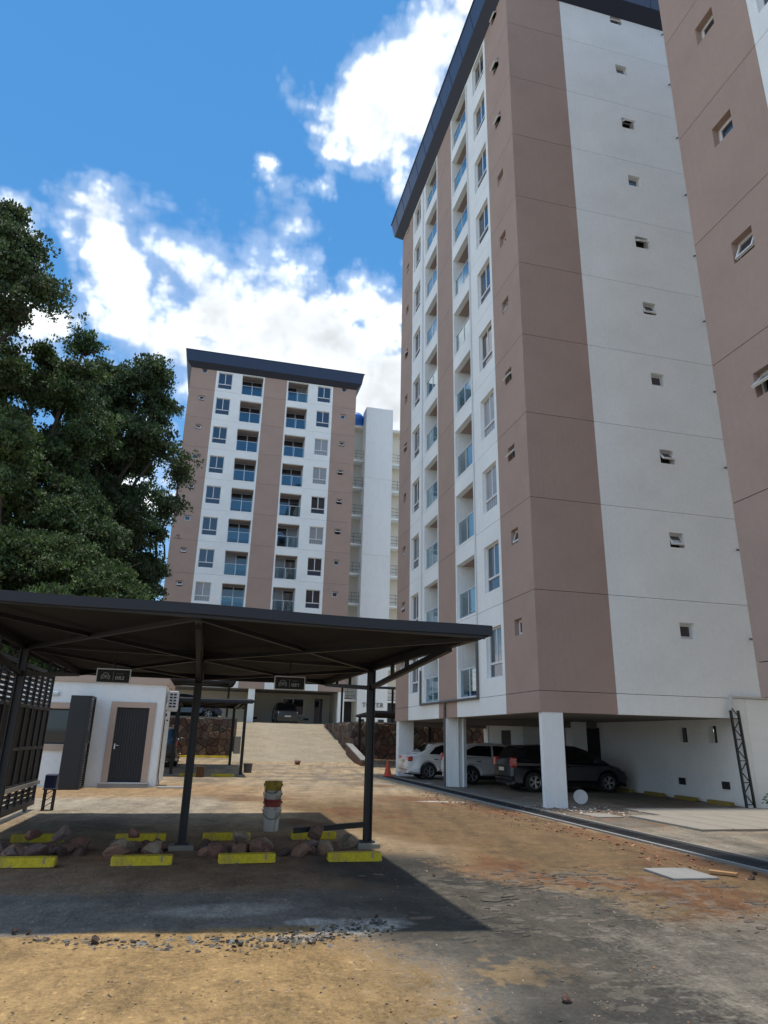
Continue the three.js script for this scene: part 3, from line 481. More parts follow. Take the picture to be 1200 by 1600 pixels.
// ------------------------------------------------------------------ parking shelters
function tentRoof(x0, x1, z0, z1, hn, hf, ribs, sag, crown = 0, skew = 0, rise = 0) { // fabric: z1 near edge (hn), z0 far edge (hf)
  const nx = 36, nz = 30, top = [];
  const zn = (u) => z1 - skew * (1 - u), y = (u, v) => hf + (hn + rise * (1 - u) - hf) * v + crown * Math.sin(v * Math.PI) - sag * Math.pow(Math.sin(u * ribs * Math.PI), 2) * (.35 + .65 * Math.sin(v * Math.PI));
  const sheet = (dy, flip) => { const pos = [], uvs = [], idx = []; for (let j = 0; j <= nz; j++) for (let i = 0; i <= nx; i++) { const u = i / nx, v = j / nz; const px = x0 + (x1 - x0) * u, pz = z0 + (zn(u) - z0) * v; pos.push(px, y(u, v) + dy, pz); uvs.push(px, pz); } for (let j = 0; j < nz; j++) for (let i = 0; i < nx; i++) { const a = j * (nx + 1) + i, b = a + 1, c = a + nx + 1, d = c + 1; flip ? idx.push(a, b, c, b, d, c) : idx.push(a, c, b, b, c, d); } const g = new THREE.BufferGeometry(); g.setAttribute('position', new THREE.Float32BufferAttribute(pos, 3)); g.setAttribute('uv', new THREE.Float32BufferAttribute(uvs, 2)); g.setIndex(idx); g.computeVertexNormals(); return g; };
  return { geo: merge([sheet(.012, false), sheet(0, true)]), y, zn, at: (x, z) => { const u = (x - x0) / (x1 - x0); return y(u, (z - z0) / (zn(u) - z0)) + sag * Math.pow(Math.sin(u * ribs * Math.PI), 2) * (.35 + .65 * Math.sin((z - z0) / (zn(u) - z0) * Math.PI)); } };
}
function shelter(name, label, o) {
  const { posts, zp, x0, x1, z0, z1, hn, hf, w = .16, base = 0, diag = true, valance = .1 } = o;
  const t = thing(name, label, 'carport', [0, base, 0]);
  const r = tentRoof(x0, x1, z0, z1, hn, hf, o.ribs ?? 2, o.sag ?? .06, o.crown ?? 0, o.skew ?? 0, o.rise ?? 0), ZN = (x) => r.zn((x - x0) / (x1 - x0));
  part('roof_fabric', r.geo, M.fabric, t);
  const yAt = (x, z) => r.at(x, z);
  const vm = std([.028, .033, .045], .85);
  const hem = (pts) => { const n = pts.length - 1, bars = []; for (let i = 0; i < n; i++) bars.push(bar(pts[i], pts[i + 1], .018, valance)); return merge(bars); };
  const line = (f, n = 24) => Array.from({ length: n + 1 }, (_, i) => f(i / n));
  part('valance', hem(line((u) => [x0 + (x1 - x0) * u, r.y(u, 1) - valance * .35, r.zn(u)])), vm, t); part('valance', hem(line((u) => [x0 + (x1 - x0) * u, r.y(u, 0) - valance * .35, z0])), vm, t);
  part('valance', hem(line((v) => [x0, r.y(0, v) - valance * .35, z0 + (r.zn(0) - z0) * v], 12)), vm, t); part('valance', hem(line((v) => [x1, r.y(1, v) - valance * .35, z0 + (z1 - z0) * v], 12)), vm, t);
  const d = .075;
  for (const [px, pz] of posts) {
    const yp = yAt(px, pz) - d;
    part('post', [bxx(px - w / 2, px + w / 2, 0, yp, pz - w * .12, pz + w * .12), bxx(px - w / 2, px - w / 2 + .02, 0, yp, pz - w / 2, pz + w / 2), bxx(px + w / 2 - .02, px + w / 2, 0, yp, pz - w / 2, pz + w / 2)], M.black, t);
    const pl = part('post_plinth', rbox(w * 3, .1, w * 2.6, .02, px, .015, pz), M.concrete, t); part('base_plate', box(w * 1.7, .02, w * 1.7, px, .078, pz), M.blackB, pl);
  }
  for (const px of [...new Set(posts.map((p) => p[0]))]) {
    part('roof_beam', bar([px, yAt(px, z0 + .05) - d, z0 + .05], [px, yAt(px, ZN(px) - .05) - d, ZN(px) - .05], .07, .1), M.black, t);
    if (o.strut) { const q = o.strut, A = [px, q.y, zp], N = [px, yAt(px, zp + q.n) - .13, zp + q.n], F = [px, yAt(px, zp - q.f) - .13, zp - q.f]; const s = part('strut', [bar(A, N, .06, .07), bar(A, F, .06, .07)], M.black, t); for (const [e, E] of [[.35, N], [.55, N], [.4, F], [.7, F]]) { const z = A[2] + (E[2] - A[2]) * e, yy = A[1] + (E[1] - A[1]) * e; part('tie', bar([px, yy, z], [px, yAt(px, z) - d, z], .05), M.black, s); } }
  }
  const purl = (za, zb, dd = d) => part('purlin', bar([x0 + .05, yAt(x0 + .05, za) - dd, za], [x1 - .05, yAt(x1 - .05, zb) - dd, zb], .06, .08), M.black, t);
  purl(z0 + .06, z0 + .06); purl(ZN(x0) - .06, ZN(x1) - .06); if (zp !== undefined) purl(zp, zp, d - .03);
  if (diag) { const xs = [...new Set(posts.map((p) => p[0]))].sort((a, b) => a - b); for (let i = 0; i < xs.length - 1; i++) for (const side of [0, 1]) for (const [xa, xb] of [[xs[i], xs[i + 1]], [xs[i + 1], xs[i]]]) { const zb = side ? z0 + .1 : ZN(xb) - .1; part('cross_brace', bar([xa, yAt(xa, zp) - .11, zp], [xb, yAt(xb, zb) - .11, zb], .045, .05), M.black, t); } }
  return t;
}
shelter('carport', 'large black fabric carport with heavy steel posts over yellow wheel stops', { posts: [[-2.72, -11.3], [-.17, -11.3], [2.6, -11.3]], zp: -11.3, x0: -3.0, x1: 2.72, z0: -16.2, z1: -6.45, hn: 2.69, hf: 2.86, w: .12, strut: { y: 2.38, n: 3.9, f: 4.6 }, sag: .05, skew: .75, rise: .2 });
shelter('carport', 'small dark carport in front of the stone wall beside the guardhouse', { posts: [[1.55, -29.8], [-1.15, -29.8], [1.3, -35.6], [-1.3, -35.6]], zp: -32.6, x0: -1.5, x1: 1.85, z0: -36, z1: -29.3, hn: 2.92, hf: 2.92, w: .12, diag: true, ribs: 1, sag: .02, crown: .18, valance: .09 });
shelter('carport', 'dark carport on the terrace above the left stone wall', { base: 2.45, posts: [[1.25, -46.5], [-2.6, -46.5]], zp: -46.5, x0: -3.6, x1: 1.55, z0: -49, z1: -43.8, hn: 2.25, hf: 2.3, w: .12 });
shelter('carport', 'dark carport on the terrace in front of the white core wall', { base: 2.45, posts: [[8.7, -46.5], [12.2, -46.5]], zp: -46.5, x0: 8.0, x1: 16, z0: -49, z1: -44, hn: 2.3, hf: 2.62, w: .12 });
shelter('carport', 'dark carport at the foot of the right stone wall, behind the ramp kerb', { base: .3, posts: [[8.45, -39.4], [12.6, -39.4]], zp: -38, x0: 8.3, x1: 16.5, z0: -39.9, z1: -35.5, hn: 2.62, hf: 2.5, w: .13, diag: false });

// parking signs hanging in the large carport
function parkingSign(x, num, label) {
  const t = thing('parking_sign', label, 'sign', [x, 2.295, -11.3]);
  const cv = document.createElement('canvas'); cv.width = 512; cv.height = 232; const c = cv.getContext('2d');
  c.fillStyle = '#10141c'; c.fillRect(0, 0, 512, 232); c.strokeStyle = '#aab2ba'; c.fillStyle = '#aab2ba'; c.lineWidth = 9;
  c.beginPath(); c.moveTo(66, 172); c.lineTo(66, 112); c.lineTo(84, 106); c.lineTo(98, 70); c.quadraticCurveTo(132, 54, 166, 70); c.lineTo(180, 106); c.lineTo(198, 112); c.lineTo(198, 172); c.lineTo(176, 172); c.lineTo(176, 156); c.lineTo(88, 156); c.lineTo(88, 172); c.closePath(); c.stroke();
  c.beginPath(); c.moveTo(84, 106); c.lineTo(180, 106); c.stroke(); c.fillRect(112, 122, 40, 18); c.fillRect(78, 122, 20, 12); c.fillRect(166, 122, 20, 12);
  c.fillRect(250, 36, 5, 160); c.font = 'bold 92px sans-serif'; c.fillText(num, 284, 180); c.font = '34px sans-serif'; c.fillStyle = '#7d858d'; c.fillText('TENANT', 290, 82);
  const tx = new THREE.CanvasTexture(cv); tx.colorSpace = THREE.SRGBColorSpace;
  part('sign_board', bxx(-.235, .235, .012, .203, -.01, .01), M.blackB, t);
  const f = new THREE.PlaneGeometry(.462, .183).translate(0, .1075, .0125); part('sign_print', f, new THREE.MeshStandardMaterial({ map: tx, roughness: .5 }), t);
  part('sign_frame', [bxx(-.247, .247, .2, .215, -.016, .018), bxx(-.247, .247, 0, .013, -.016, .018), bxx(-.247, -.234, .013, .2, -.016, .018), bxx(.234, .247, .013, .2, -.016, .018)], M.alu, t);
  part('hanger', rod([0, .215, 0], [0, .44, 0], .012), M.black, t);
}
parkingSign(-1.43, '082', 'black car-park sign with pale frame hanging before the guardhouse');
parkingSign(1.25, '081', 'black car-park sign with pale frame hanging in front of the ramp');

// ------------------------------------------------------------------ wheel stops, rocks, bar
{
  const dustyYellow = std([.26, .2, .05], .95, { bumpMap: grainBump, bumpScale: .01 });
  const wsGeo = (() => { const g = plate([[-.09, 0], [.09, 0], [.072, .105], [-.072, .105]], .72, [], .012).translate(0, 0, -.36).rotateY(Math.PI / 2); return g; })();
  const stop = (x, z, label, group, s = 1) => { const m = solo('wheel_stop', wsGeo, M.yellow, label, 'wheel stop', group); m.position.set(x, gh(z), z); m.rotation.y = rnd(-.02, .02); m.scale.x = s; };
  const by = ['by the rocks nearest the sliding gate', 'on the gate side of the middle post', 'between the middle post and the steel bar', 'at the post that carries the steel bar'];
  [-2.0, -.63, .7, 2.14].forEach((x, i) => stop(x + rnd(-.02, .02), -10.12 + rnd(-.03, .03), 'yellow wheel stop before the rocks, ' + by[i], 'front row of wheel stops'));
  [-2.28, -.8, .5, 1.9].forEach((x, i) => stop(x, -12.2 + rnd(-.03, .03), 'yellow wheel stop behind the rocks, ' + by[i], 'rear row of wheel stops'));
  for (const x of [-.35, .85]) stop(x, -29.6, 'yellow wheel stop at the feet of the small carport', 'small carport wheel stops', 1.2);
  for (const x of [-.6, .8]) stop(x, -39.6, 'yellow wheel stop against the foot of the left stone wall', 'wall-side wheel stops', 2);
  for (const z of [-18.1, -19.6, -21.2, -22.9]) { const m = solo('wheel_stop', wsGeo, M.yellow, 'yellow wheel stop along the back wall under the tower', 'wheel stop', 'back wall wheel stops'); m.position.set(14.5, 0, z); m.rotation.y = Math.PI / 2; m.scale.x = 1.3; m.material = dustyYellow; }
  // red-brown building rocks
  const rockMat = [[.22, .12, .09], [.17, .105, .085], [.27, .165, .12], [.13, .09, .08], [.30, .24, .18], [.2, .15, .135]].map((c, i) => { const map = dataTex(128, (u, v) => { const k = .6 + .85 * fbm2(u * 6 + i * 3, v * 6, 4, 6); return c.map((q) => q * k); }, true, 1.5); return new THREE.MeshStandardMaterial({ map, roughness: .92, bumpMap: grainBump, bumpScale: .03 }); });
  const rockGeos = [0, 1, 2, 3, 4, 5, 6].map((i) => { const g = new THREE.IcosahedronGeometry(1, 3), p = g.attributes.position, v = new THREE.Vector3(), planes = Array.from({ length: 10 }, () => [new THREE.Vector3(rnd(-1, 1), rnd(-1, 1), rnd(-1, 1)).normalize(), rnd(.38, .72)]);
    for (let k = 0; k < p.count; k++) { v.fromBufferAttribute(p, k); for (const [n, d] of planes) { const q = v.dot(n) - d; if (q > 0) v.addScaledVector(n, -q * .985); } v.multiplyScalar(1 + (vn3(v.x * 4 + i * 5 + 20, v.y * 4 + 20, v.z * 4 + 20) - .5) * .12); p.setXYZ(k, v.x, v.y, v.z); } g.computeVertexNormals(); const uv = g.attributes.uv; return g; });
  const rock = (x, z, s, y, label, group, mi) => { const i = Math.floor(R() * 7), m = solo('rock', rockGeos[i], rockMat[mi ?? Math.floor(R() * 6)], label, 'rock', group); m.scale.set(s * rnd(.85, 1.25), s * rnd(.6, .85), s * rnd(.75, 1.05)); m.rotation.set(rnd(-.3, .3), rnd(0, 6.3), rnd(-.3, .3)); m.position.set(x, y ?? s * .34, z); };
  const G = 'rocks piled between the wheel stop rows', LP = by.map((q) => 'rough red-brown building rock in the pile ' + q.replace('by the rocks nearest', 'nearest'));
  [[-2.75, -1.3, 14], [-1.15, -.35, 11], [.15, 1.15, 12], [1.2, 2.3, 11]].forEach(([x0, x1, n], i) => { for (let k = 0; k < n; k++) rock(rnd(x0, x1), -10.95 + rnd(-.38, .42), rnd(.1, .21), undefined, LP[i], G); });
  for (const [x, z, s, y, i] of [[-1.75, -10.9, .16, .26, 0], [-2.1, -11.0, .15, .25, 0], [-.85, -11.0, .14, .26, 1], [1.75, -11.0, .15, .25, 3], [.62, -10.9, .14, .2, 2]]) rock(x, z, s, y, LP[i], G);
  rock(-.5, -10.55, .15, .1, 'pale tan rock lying beside the wheel stop near the middle post', undefined, 4);
  for (const [x, z, s] of [[-.68, -6.54, .05], [-1.36, -6.94, .035], [-1.25, -6.92, .03]]) rock(x, z, s, s * .6, 'small dark stone lying alone on the yellow sand', 'stones on the sand', 3);
  for (const [x, z, s] of [[4.6, -36.4, .22], [4.75, -36.3, .14]]) rock(x, z, s, gh(z) + .12, 'broken brown stone lying at the foot of the ramp', 'stones at the ramp foot', 0);
  for (const [x, z, s] of [[2.45, -4.75, .05], [7.2, -8.5, .06], [2.9, -8.9, .03], [6.9, -8.2, .07]]) rock(x, z, s, s * .5, 'small loose brown stone on the dark road', 'stones on the road', 1);
  const b = thing('steel_bar', 'black steel angle bar resting on the rocks against the right post', 'steel bar', [0, 0, 0]);
  part('bar_flange', bar([1.42, .3, -11.05], [2.52, .36, -11.18], .09, .012), M.black, b); part('bar_web', bar([1.42, .26, -11.095], [2.52, .32, -11.225], .012, .08), M.black, b);
}
// ------------------------------------------------------------------ buckets
{
  const prof = (h) => [[0, .004], [.118, .004], [.122, 0], [.128, .01], [.148, h - .08], [.156, h - .08], [.156, h - .072], [.149, h - .07], [.15, h - .03], [.158, h - .03], [.158, h], [.146, h], [.142, h - .05], [.12, .02], [0, .02]].map((p) => new THREE.Vector2(...p));
  const bucket = (y, col, hcol, label) => { const t = thing('bucket', label, 'bucket', [1.29, y, -13.2], rnd(-.3, .3)); const map = dataTex(128, (u, v) => { const k = .72 + .4 * fbm2(u * 8, v * 8, 4, 8), s = sst(.6, .7, fbm2(u * 13 + 5, v * 13, 3, 13)); return col.map((q, i) => q * k * (1 - .4 * s)); }); part('shell', new THREE.LatheGeometry(prof(.4), 32), new THREE.MeshStandardMaterial({ map, roughness: .55 }), t); const pts = []; for (let i = 0; i <= 12; i++) { const a = Math.PI * i / 12; pts.push([Math.cos(a) * .157, .34 - Math.sin(a) * .13, .03 + Math.sin(a) * .15]); } part('handle', tube(pts, .005, 24, 6), std(hcol, .5), t); for (const s of [-1, 1]) part('handle_lug', box(.02, .035, .04, s * .163, .345, .02), std(col, .5), t); };
  bucket(0, [.56, .55, .52], [.03, .03, .03], 'dirty white plastic bucket standing at the bottom of the bucket stack');
  bucket(.125, [.3, .04, .03], [.5, .5, .5], 'red plastic bucket nested in the stack of buckets');
  bucket(.27, [.5, .49, .45], [.03, .03, .03], 'grey-white plastic bucket nested below the yellow one');
  bucket(.42, [.38, .28, .03], [.03, .03, .03], 'yellow plastic bucket on top of the bucket stack');
  const l = thing('plastic_disc', 'round white plastic disc leaning beside the corner pillar', 'plastic disc', [10.15, 0, -18.2], -.5);
  const lg = new THREE.LatheGeometry([[0, 0], [.15, 0], [.155, .012], [.185, .012], [.19, -.005], [.175, -.012], [0, -.008]].map((p) => new THREE.Vector2(...p)), 32).rotateX(Math.PI / 2 - .25).translate(0, .188, 0); part('disc', lg, M.pvc, l); part('raised_ring', new THREE.TorusGeometry(.1, .006, 6, 30).rotateX(-.25).translate(0, .19, .008), M.pvc, l);
  // small black bucket and brown crate by the small carport
  const k = thing('small_bucket', 'small grey bucket beside the foot of the small carport', 'bucket', [2.0, .03, -32.6]); part('shell', new THREE.LatheGeometry(prof(.4), 24).scale(1.3, .9, 1.3), std([.09, .095, .09], .6), k); part('rim', new THREE.TorusGeometry(.2, .012, 6, 24).rotateX(Math.PI / 2).translate(0, .36, 0), std([.12, .12, .12], .6), k);
  const c = thing('rusty_drum', 'small rusty brown drum between the small carport posts', 'drum', [-.02, 0, -29.2]); part('shell', new THREE.LatheGeometry([[0, 0], [.15, 0], [.155, .02], [.15, .16], [.157, .18], [.15, .2], [.15, .36], [.157, .38], [.14, .38], [.13, .06], [0, .06]].map((p) => new THREE.Vector2(...p)), 24), std([.13, .06, .03], .9), c); part('rim', new THREE.TorusGeometry(.152, .01, 6, 24).rotateX(Math.PI / 2).translate(0, .38, 0), std([.2, .1, .05], .8), c);
}
// traffic cone
{
  const t = thing('traffic_cone', 'faded red traffic cone beside the far pillar of the tower', 'traffic cone', [7.98, 0, -31.0]); const m = std([.62, .085, .04], .7);
  part('cone', new THREE.LatheGeometry([[.19, .03], [.17, .05], [.03, .66], [.02, .68], [0, .68]].map((p) => new THREE.Vector2(...p)), 24), m, t); part('base', rbox(.44, .04, .44, .015, 0, .02, 0), m, t);
}
// concrete covers and strips
{
  const slab = (name, label, x0, x1, z0, z1, h, group, rot = 0, mat = M.cement) => { const m = solo(name, rbox(x1 - x0, h + .05, z1 - z0, .012), mat, label, 'concrete slab', group); m.position.set((x0 + x1) / 2, (h - .05) / 2, (z0 + z1) / 2); m.rotation.y = rot; return m; };
  slab('manhole_cover', 'square grey concrete cover set in the clay sand by the drain', 5.84, 6.47, -8.95, -8.26, .03, undefined, -.06, M.cement);
  slab('manhole_cover', 'pale concrete cover beside the corner pillar', 8.75, 9.4, -15.75, -15.0, .025, undefined, .05, M.concrete);
  slab('threshold_slab', 'thin white concrete slab at the guardhouse side', -1.25, -.2, -23.6, -23.1, .04, undefined, 0, M.cement);
  for (let i = 0; i < 6; i++) slab('parking_strip', 'long pale concrete strip laid beside others in the bay between the towers', 9.62 + i * .76, 10.34 + i * .76, -15.1 - i * .02, -12.62, .045, 'concrete strips nearest the drain', 0, M.concrete);
  for (let i = 0; i < 5; i++) slab('parking_strip', 'pale concrete strip of the rear row towards the white wall', 10.6 + i * .85, 11.42 + i * .85, -16.9, -15.3, .03, 'rear concrete strips', 0, M.concrete);
  const w = solo('wood_offcut', rbox(.34, .03, .09, .006), std([.42, .24, .11], .9), 'short orange wood offcut beside the square concrete cover', 'wood'); w.position.set(6.72, .035, -8.5); w.rotation.y = -.9;
}
// lattice strut and a seedling at the white wall
{
  const t = thing('lattice_strut', 'black steel lattice strut standing against the white end wall', 'lattice strut', [14.55, 0, -17.0]); const s = [];
  for (const x of [-.13, .13]) part('chord', bar([x, 0, .02], [x * .95 - .06, 2.56, -.05], .055), M.black, t);
  for (let i = 0; i < 9; i++) { const y = .1 + i * .28, a = i % 2 ? -1 : 1; part('lacing', bar([.12 * a - y * .022, y, 0], [-.12 * a - (y + .28) * .022, y + .28, 0], .022), M.black, t); if (i % 2 === 0) part('rung', bar([-.13 - y * .022, y, .0], [.13 - y * .022, y, .0], .025), M.black, t); }
  const p = thing('seedling', 'small green weed growing at the foot of the white wall', 'plant', [14.95, 0, -16.75]); const lm = new THREE.MeshPhysicalMaterial({ color: lin(.05, .11, .025), roughness: .8, side: THREE.DoubleSide });
  part('stem', [rod([0, 0, 0], [.02, .34, 0], .008), rod([0, .1, 0], [-.1, .26, .03], .006), rod([.01, .15, 0], [.12, .28, .02], .006)], std([.07, .09, .03], .9), p);
  for (let i = 0; i < 26; i++) { const g = new THREE.SphereGeometry(.05, 6, 4).scale(1, .16, .6); const m = part('leaf', g, lm, p); m.position.set(rnd(-.15, .17), rnd(.1, .4), rnd(-.08, .1)); m.rotation.set(rnd(-.6, .6), rnd(0, 6), rnd(-.6, .6)); }
}

// ------------------------------------------------------------------ guardhouse
{
  const zf = -23.5, t = thing('guardhouse', 'small white flat-roofed guardhouse with beige trim and dark door', 'guardhouse', [-1.33, 0, zf]); // local x<0 to the left, z<0 back
  const Lx = -6.2, D = -4.4;
  part('front_wall', plate(rect(Lx, 0, -.05, 3.05), .2, [rect(-1.40, -.43, .14, 2.33), rect(-4.6, -2.45, 1.2, 2.24)]).translate(0, 0, -.2), M.white, t);
  part('side_wall', bxx(-.2, 0, -.05, 3.05, D, -.201), M.white, t); part('side_wall', bxx(Lx, Lx + .2, -.05, 3.05, D, -.201), M.white, t); part('rear_wall', bxx(Lx + .2, -.2, -.05, 3.05, D, D + .2), M.white, t);
  part('roof_slab', bxx(Lx + .01, -.01, 2.9, 3.04, D + .01, -.01), M.concrete, t);
  part('parapet_band', [bxx(Lx - .07, .07, 3.052, 3.27, -.22, .07), bxx(-.15, .07, 3.052, 3.27, D - .07, -.221), bxx(Lx - .07, Lx + .15, 3.052, 3.27, D - .07, -.221), bxx(Lx + .151, -.151, 3.052, 3.27, D - .07, D + .15)], M.beige, t);
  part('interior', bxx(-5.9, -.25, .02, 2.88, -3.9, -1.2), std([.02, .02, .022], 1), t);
  part('door_surround', plate([[-1.58, .0], [-1.40, .0], [-1.40, 2.33], [-.43, 2.33], [-.43, .0], [-.25, .0], [-.25, 2.5], [-1.58, 2.5]], .05).translate(0, 0, .001), M.beige, t);
  const dr = part('door', bxx(-1.395, -.435, .15, 2.325, -.12, -.07), M.blackB, t);
  for (let i = 0; i < 12; i++) part('door_board', rbox(.072, 2.15, .02, .006, -1.355 + i * .08, 1.24, -.062), M.blackB, dr);
  part('handle', [box(.035, .16, .012, -1.33, 1.17, -.046), rod([-1.33, 1.2, -.04], [-1.33, 1.2, .0], .01), rod([-1.33, 1.2, .0], [-1.2, 1.2, .0], .011)], M.chrome, dr);
  part('door_step', bxx(-1.62, -.2, -.03, .13, -.19, .3), M.cement, t);
  part('window_lintel', bxx(-4.75, -2.3, 2.25, 2.42, -.02, .045), M.beige, t); part('window_sill', bxx(-4.75, -2.3, 1.02, 1.195, -.02, .06), M.beige, t);
  const w = part('window', [bxx(-4.6, -2.45, 1.2, 1.25, -.14, -.08), bxx(-4.6, -2.45, 2.19, 2.24, -.14, -.08), bxx(-3.55, -3.5, 1.25, 2.19, -.14, -.08)], M.blackB, t); part('pane', bxx(-4.6, -3.55, 1.25, 2.19, -.115, -.105), M.carGlass, w); part('pane', bxx(-3.5, -2.45, 1.25, 2.19, -.115, -.105), M.carGlass, w);
  const lp = part('wall_lamp', rbox(.42, .13, .08, .04, -3.35, 2.68, .045), std([.6, .66, .72], .4), t); part('lamp_back', bxx(-3.6, -3.1, 2.6, 2.76, .0, .012), M.alu, lp);
  // outdoor unit and pipes on the side wall
  const ac = part('air_conditioner', rbox(.3, .58, .78, .02, .22, 2.62, -1.0), M.winWhite, t);
  for (let i = 0; i < 5; i++) for (const s of [0, 1]) part('grille_slot', box(.09, .055, .012, .155 + s * .12, 2.42 + i * .095, -.607), M.blackB, ac);
  part('bracket', [bar([.005, 2.3, -.75], [.36, 2.3, -.75], .03), bar([.005, 2.3, -1.25], [.36, 2.3, -1.25], .03)], M.alu, ac);
  part('wall_pipe', tube([[.03, 2.35, -.62], [.03, 2.1, -.6], [.03, 1.0, -.55], [.035, .3, -.5], [.1, .05, -.4], [.35, .03, -.3]], .018, 40), M.pipeDark, t);
  part('wall_pipe', tube([[.05, 2.5, -.6], [.05, 2.45, -.45], [.03, 2.3, -.4], [.03, 2.0, -.4]], .015, 20), M.pvc, t);
  part('floodlight', [box(.06, .08, .08, .06, 2.15, -.5), box(.05, .05, .05, .06, 2.0, -1.6)], M.blackB, t);
}
// tall black louvred steel column beside the guardhouse
{
  const t = thing('gate_column', 'tall black steel box column with louvred side by the guardhouse window', 'steel column', [-3.62, 0, -22.75]);
  part('front_sheet', rbox(.52, 2.6, .05, .01, -.05, 1.3, .3), M.black, t); part('corner_frame', [bxx(.21, .27, 0, 2.6, .22, .33), bxx(.21, .27, 0, 2.6, -.6, -.53), bxx(.21, .27, 2.54, 2.6, -.53, .22), bxx(.21, .27, 0, .06, -.53, .22), bxx(.21, .27, 1.25, 1.31, -.53, .22)], M.black, t);
  part('back_sheet', bxx(-.31, -.28, 0, 2.6, -.6, .27), M.black, t); part('top_sheet', bxx(-.31, .2, 2.57, 2.6, -.6, .27), M.black, t);
  for (let i = 0; i < 17; i++) { const a = part('louvre', bxx(.225, .25, 1.62 + i * .053, 1.645 + i * .053, -.52, .22), M.black, t), b = part('louvre', bxx(.225, .25, .1 + i * .055, .125 + i * .055, -.52, .22), M.black, t); }
  part('side_sheet', bxx(.225, .245, 1.31, 1.6, -.53, .22), M.black, t);
}
// ------------------------------------------------------------------ sliding gate on the left
{
  const X = -3.4, z1 = -16.95, n = 12, bay = .52, t = thing('sliding_gate', 'long black steel sliding gate with louvred top and bottom panels', 'gate', [X, 0, z1]);
  const H = 2.8, L = n * bay;
  part('rail', bxx(-.04, .04, H - .08, H, 0, L), M.black, t); part('rail', bxx(-.04, .04, .1, .2, 0, L), M.black, t); part('rail', bxx(-.03, .03, 2.0, 2.06, 0, L), M.black, t); part('rail', bxx(-.03, .03, 1.22, 1.28, 0, L), M.black, t); part('rail', bxx(-.03, .03, .56, .61, 0, L), M.black, t);
  part('galvanised_rail', bxx(.042, .075, .5, .575, -.05, L), std([.42, .43, .44], .4, { metalness: .7 }), t);
  const sg = box(.012, .062, bay - .06), sh = std([.02, .02, .023], .7);
  for (let i = 0; i <= n; i++) part('upright', bxx(-.03, .03, .2, H - .08, i * bay - .025, i * bay + .025), M.black, t);
  for (let i = 0; i < n; i++) {
    for (let k = 0; k < 8; k++) { const m = part('slat', sg, M.black, t); m.position.set(0, 2.1 + k * .085, (i + .5) * bay); m.rotation.z = .35; }
    for (const [a, b] of [[1.28, 2.0], [.61, 1.22]]) part('sheet_panel', bxx(-.012, .0, a, b, i * bay + .026, (i + 1) * bay - .026), sh, t);
    for (let k = 0; k < 4; k++) { const m = part('slat', sg, M.black, t); m.position.set(0, .25 + k * .085, (i + .5) * bay); m.rotation.z = .35; }
  }
  for (const z of [.6, 3.2, 5.6]) part('roller', new THREE.CylinderGeometry(.09, .09, .05, 20).rotateZ(Math.PI / 2).translate(0, .1, z), M.pipeDark, t);
  const m = thing('gate_motor', 'blue gate motor box on a black lattice stand', 'gate motor', [-3.06, 0, -16.8]);
  part('housing', rbox(.24, .3, .26, .03, 0, .56, 0), std([.012, .022, .085], .4), m); part('cover_lip', rbox(.26, .03, .28, .01, 0, .42, 0), std([.012, .02, .07], .4), m);
  for (const [x, z] of [[-.09, -.09], [.09, -.09], [-.09, .09], [.09, .09]]) part('leg', bar([x, 0, z], [x, .41, z], .03), M.black, m); for (let i = 0; i < 3; i++) part('lacing', bar([-.09, .05 + i * .12, .09], [.09, .17 + i * .12, .09], .016), M.black, m);
}

// ------------------------------------------------------------------ cars (local +x is the nose, wheels on y = 0)
const wheelBits = (() => {
  const tyre = new THREE.LatheGeometry([[.2, -.095], [.27, -.1], [.305, -.085], [.315, -.05], [.315, .05], [.305, .085], [.27, .1], [.2, .095]].map((p) => new THREE.Vector2(...p)), 36).rotateX(Math.PI / 2);
  const dish = merge([new THREE.CylinderGeometry(.205, .205, .15, 32, 1, true).rotateX(Math.PI / 2), new THREE.CylinderGeometry(.2, .2, .01, 32).rotateX(Math.PI / 2).translate(0, 0, .02)]);
  const sp = []; for (let i = 0; i < 5; i++) { const a = i / 5 * 6.283; for (const d of [-.16, .16]) sp.push(bar([.04 * Math.cos(a), .04 * Math.sin(a), .075], [.195 * Math.cos(a + d), .195 * Math.sin(a + d), .085], .035, .02)); } sp.push(new THREE.TorusGeometry(.2, .012, 8, 36).translate(0, 0, .085), new THREE.CylinderGeometry(.045, .045, .03, 20).rotateX(Math.PI / 2).translate(0, 0, .08));
  return { tyre, dish, spokes: merge(sp) };
})();
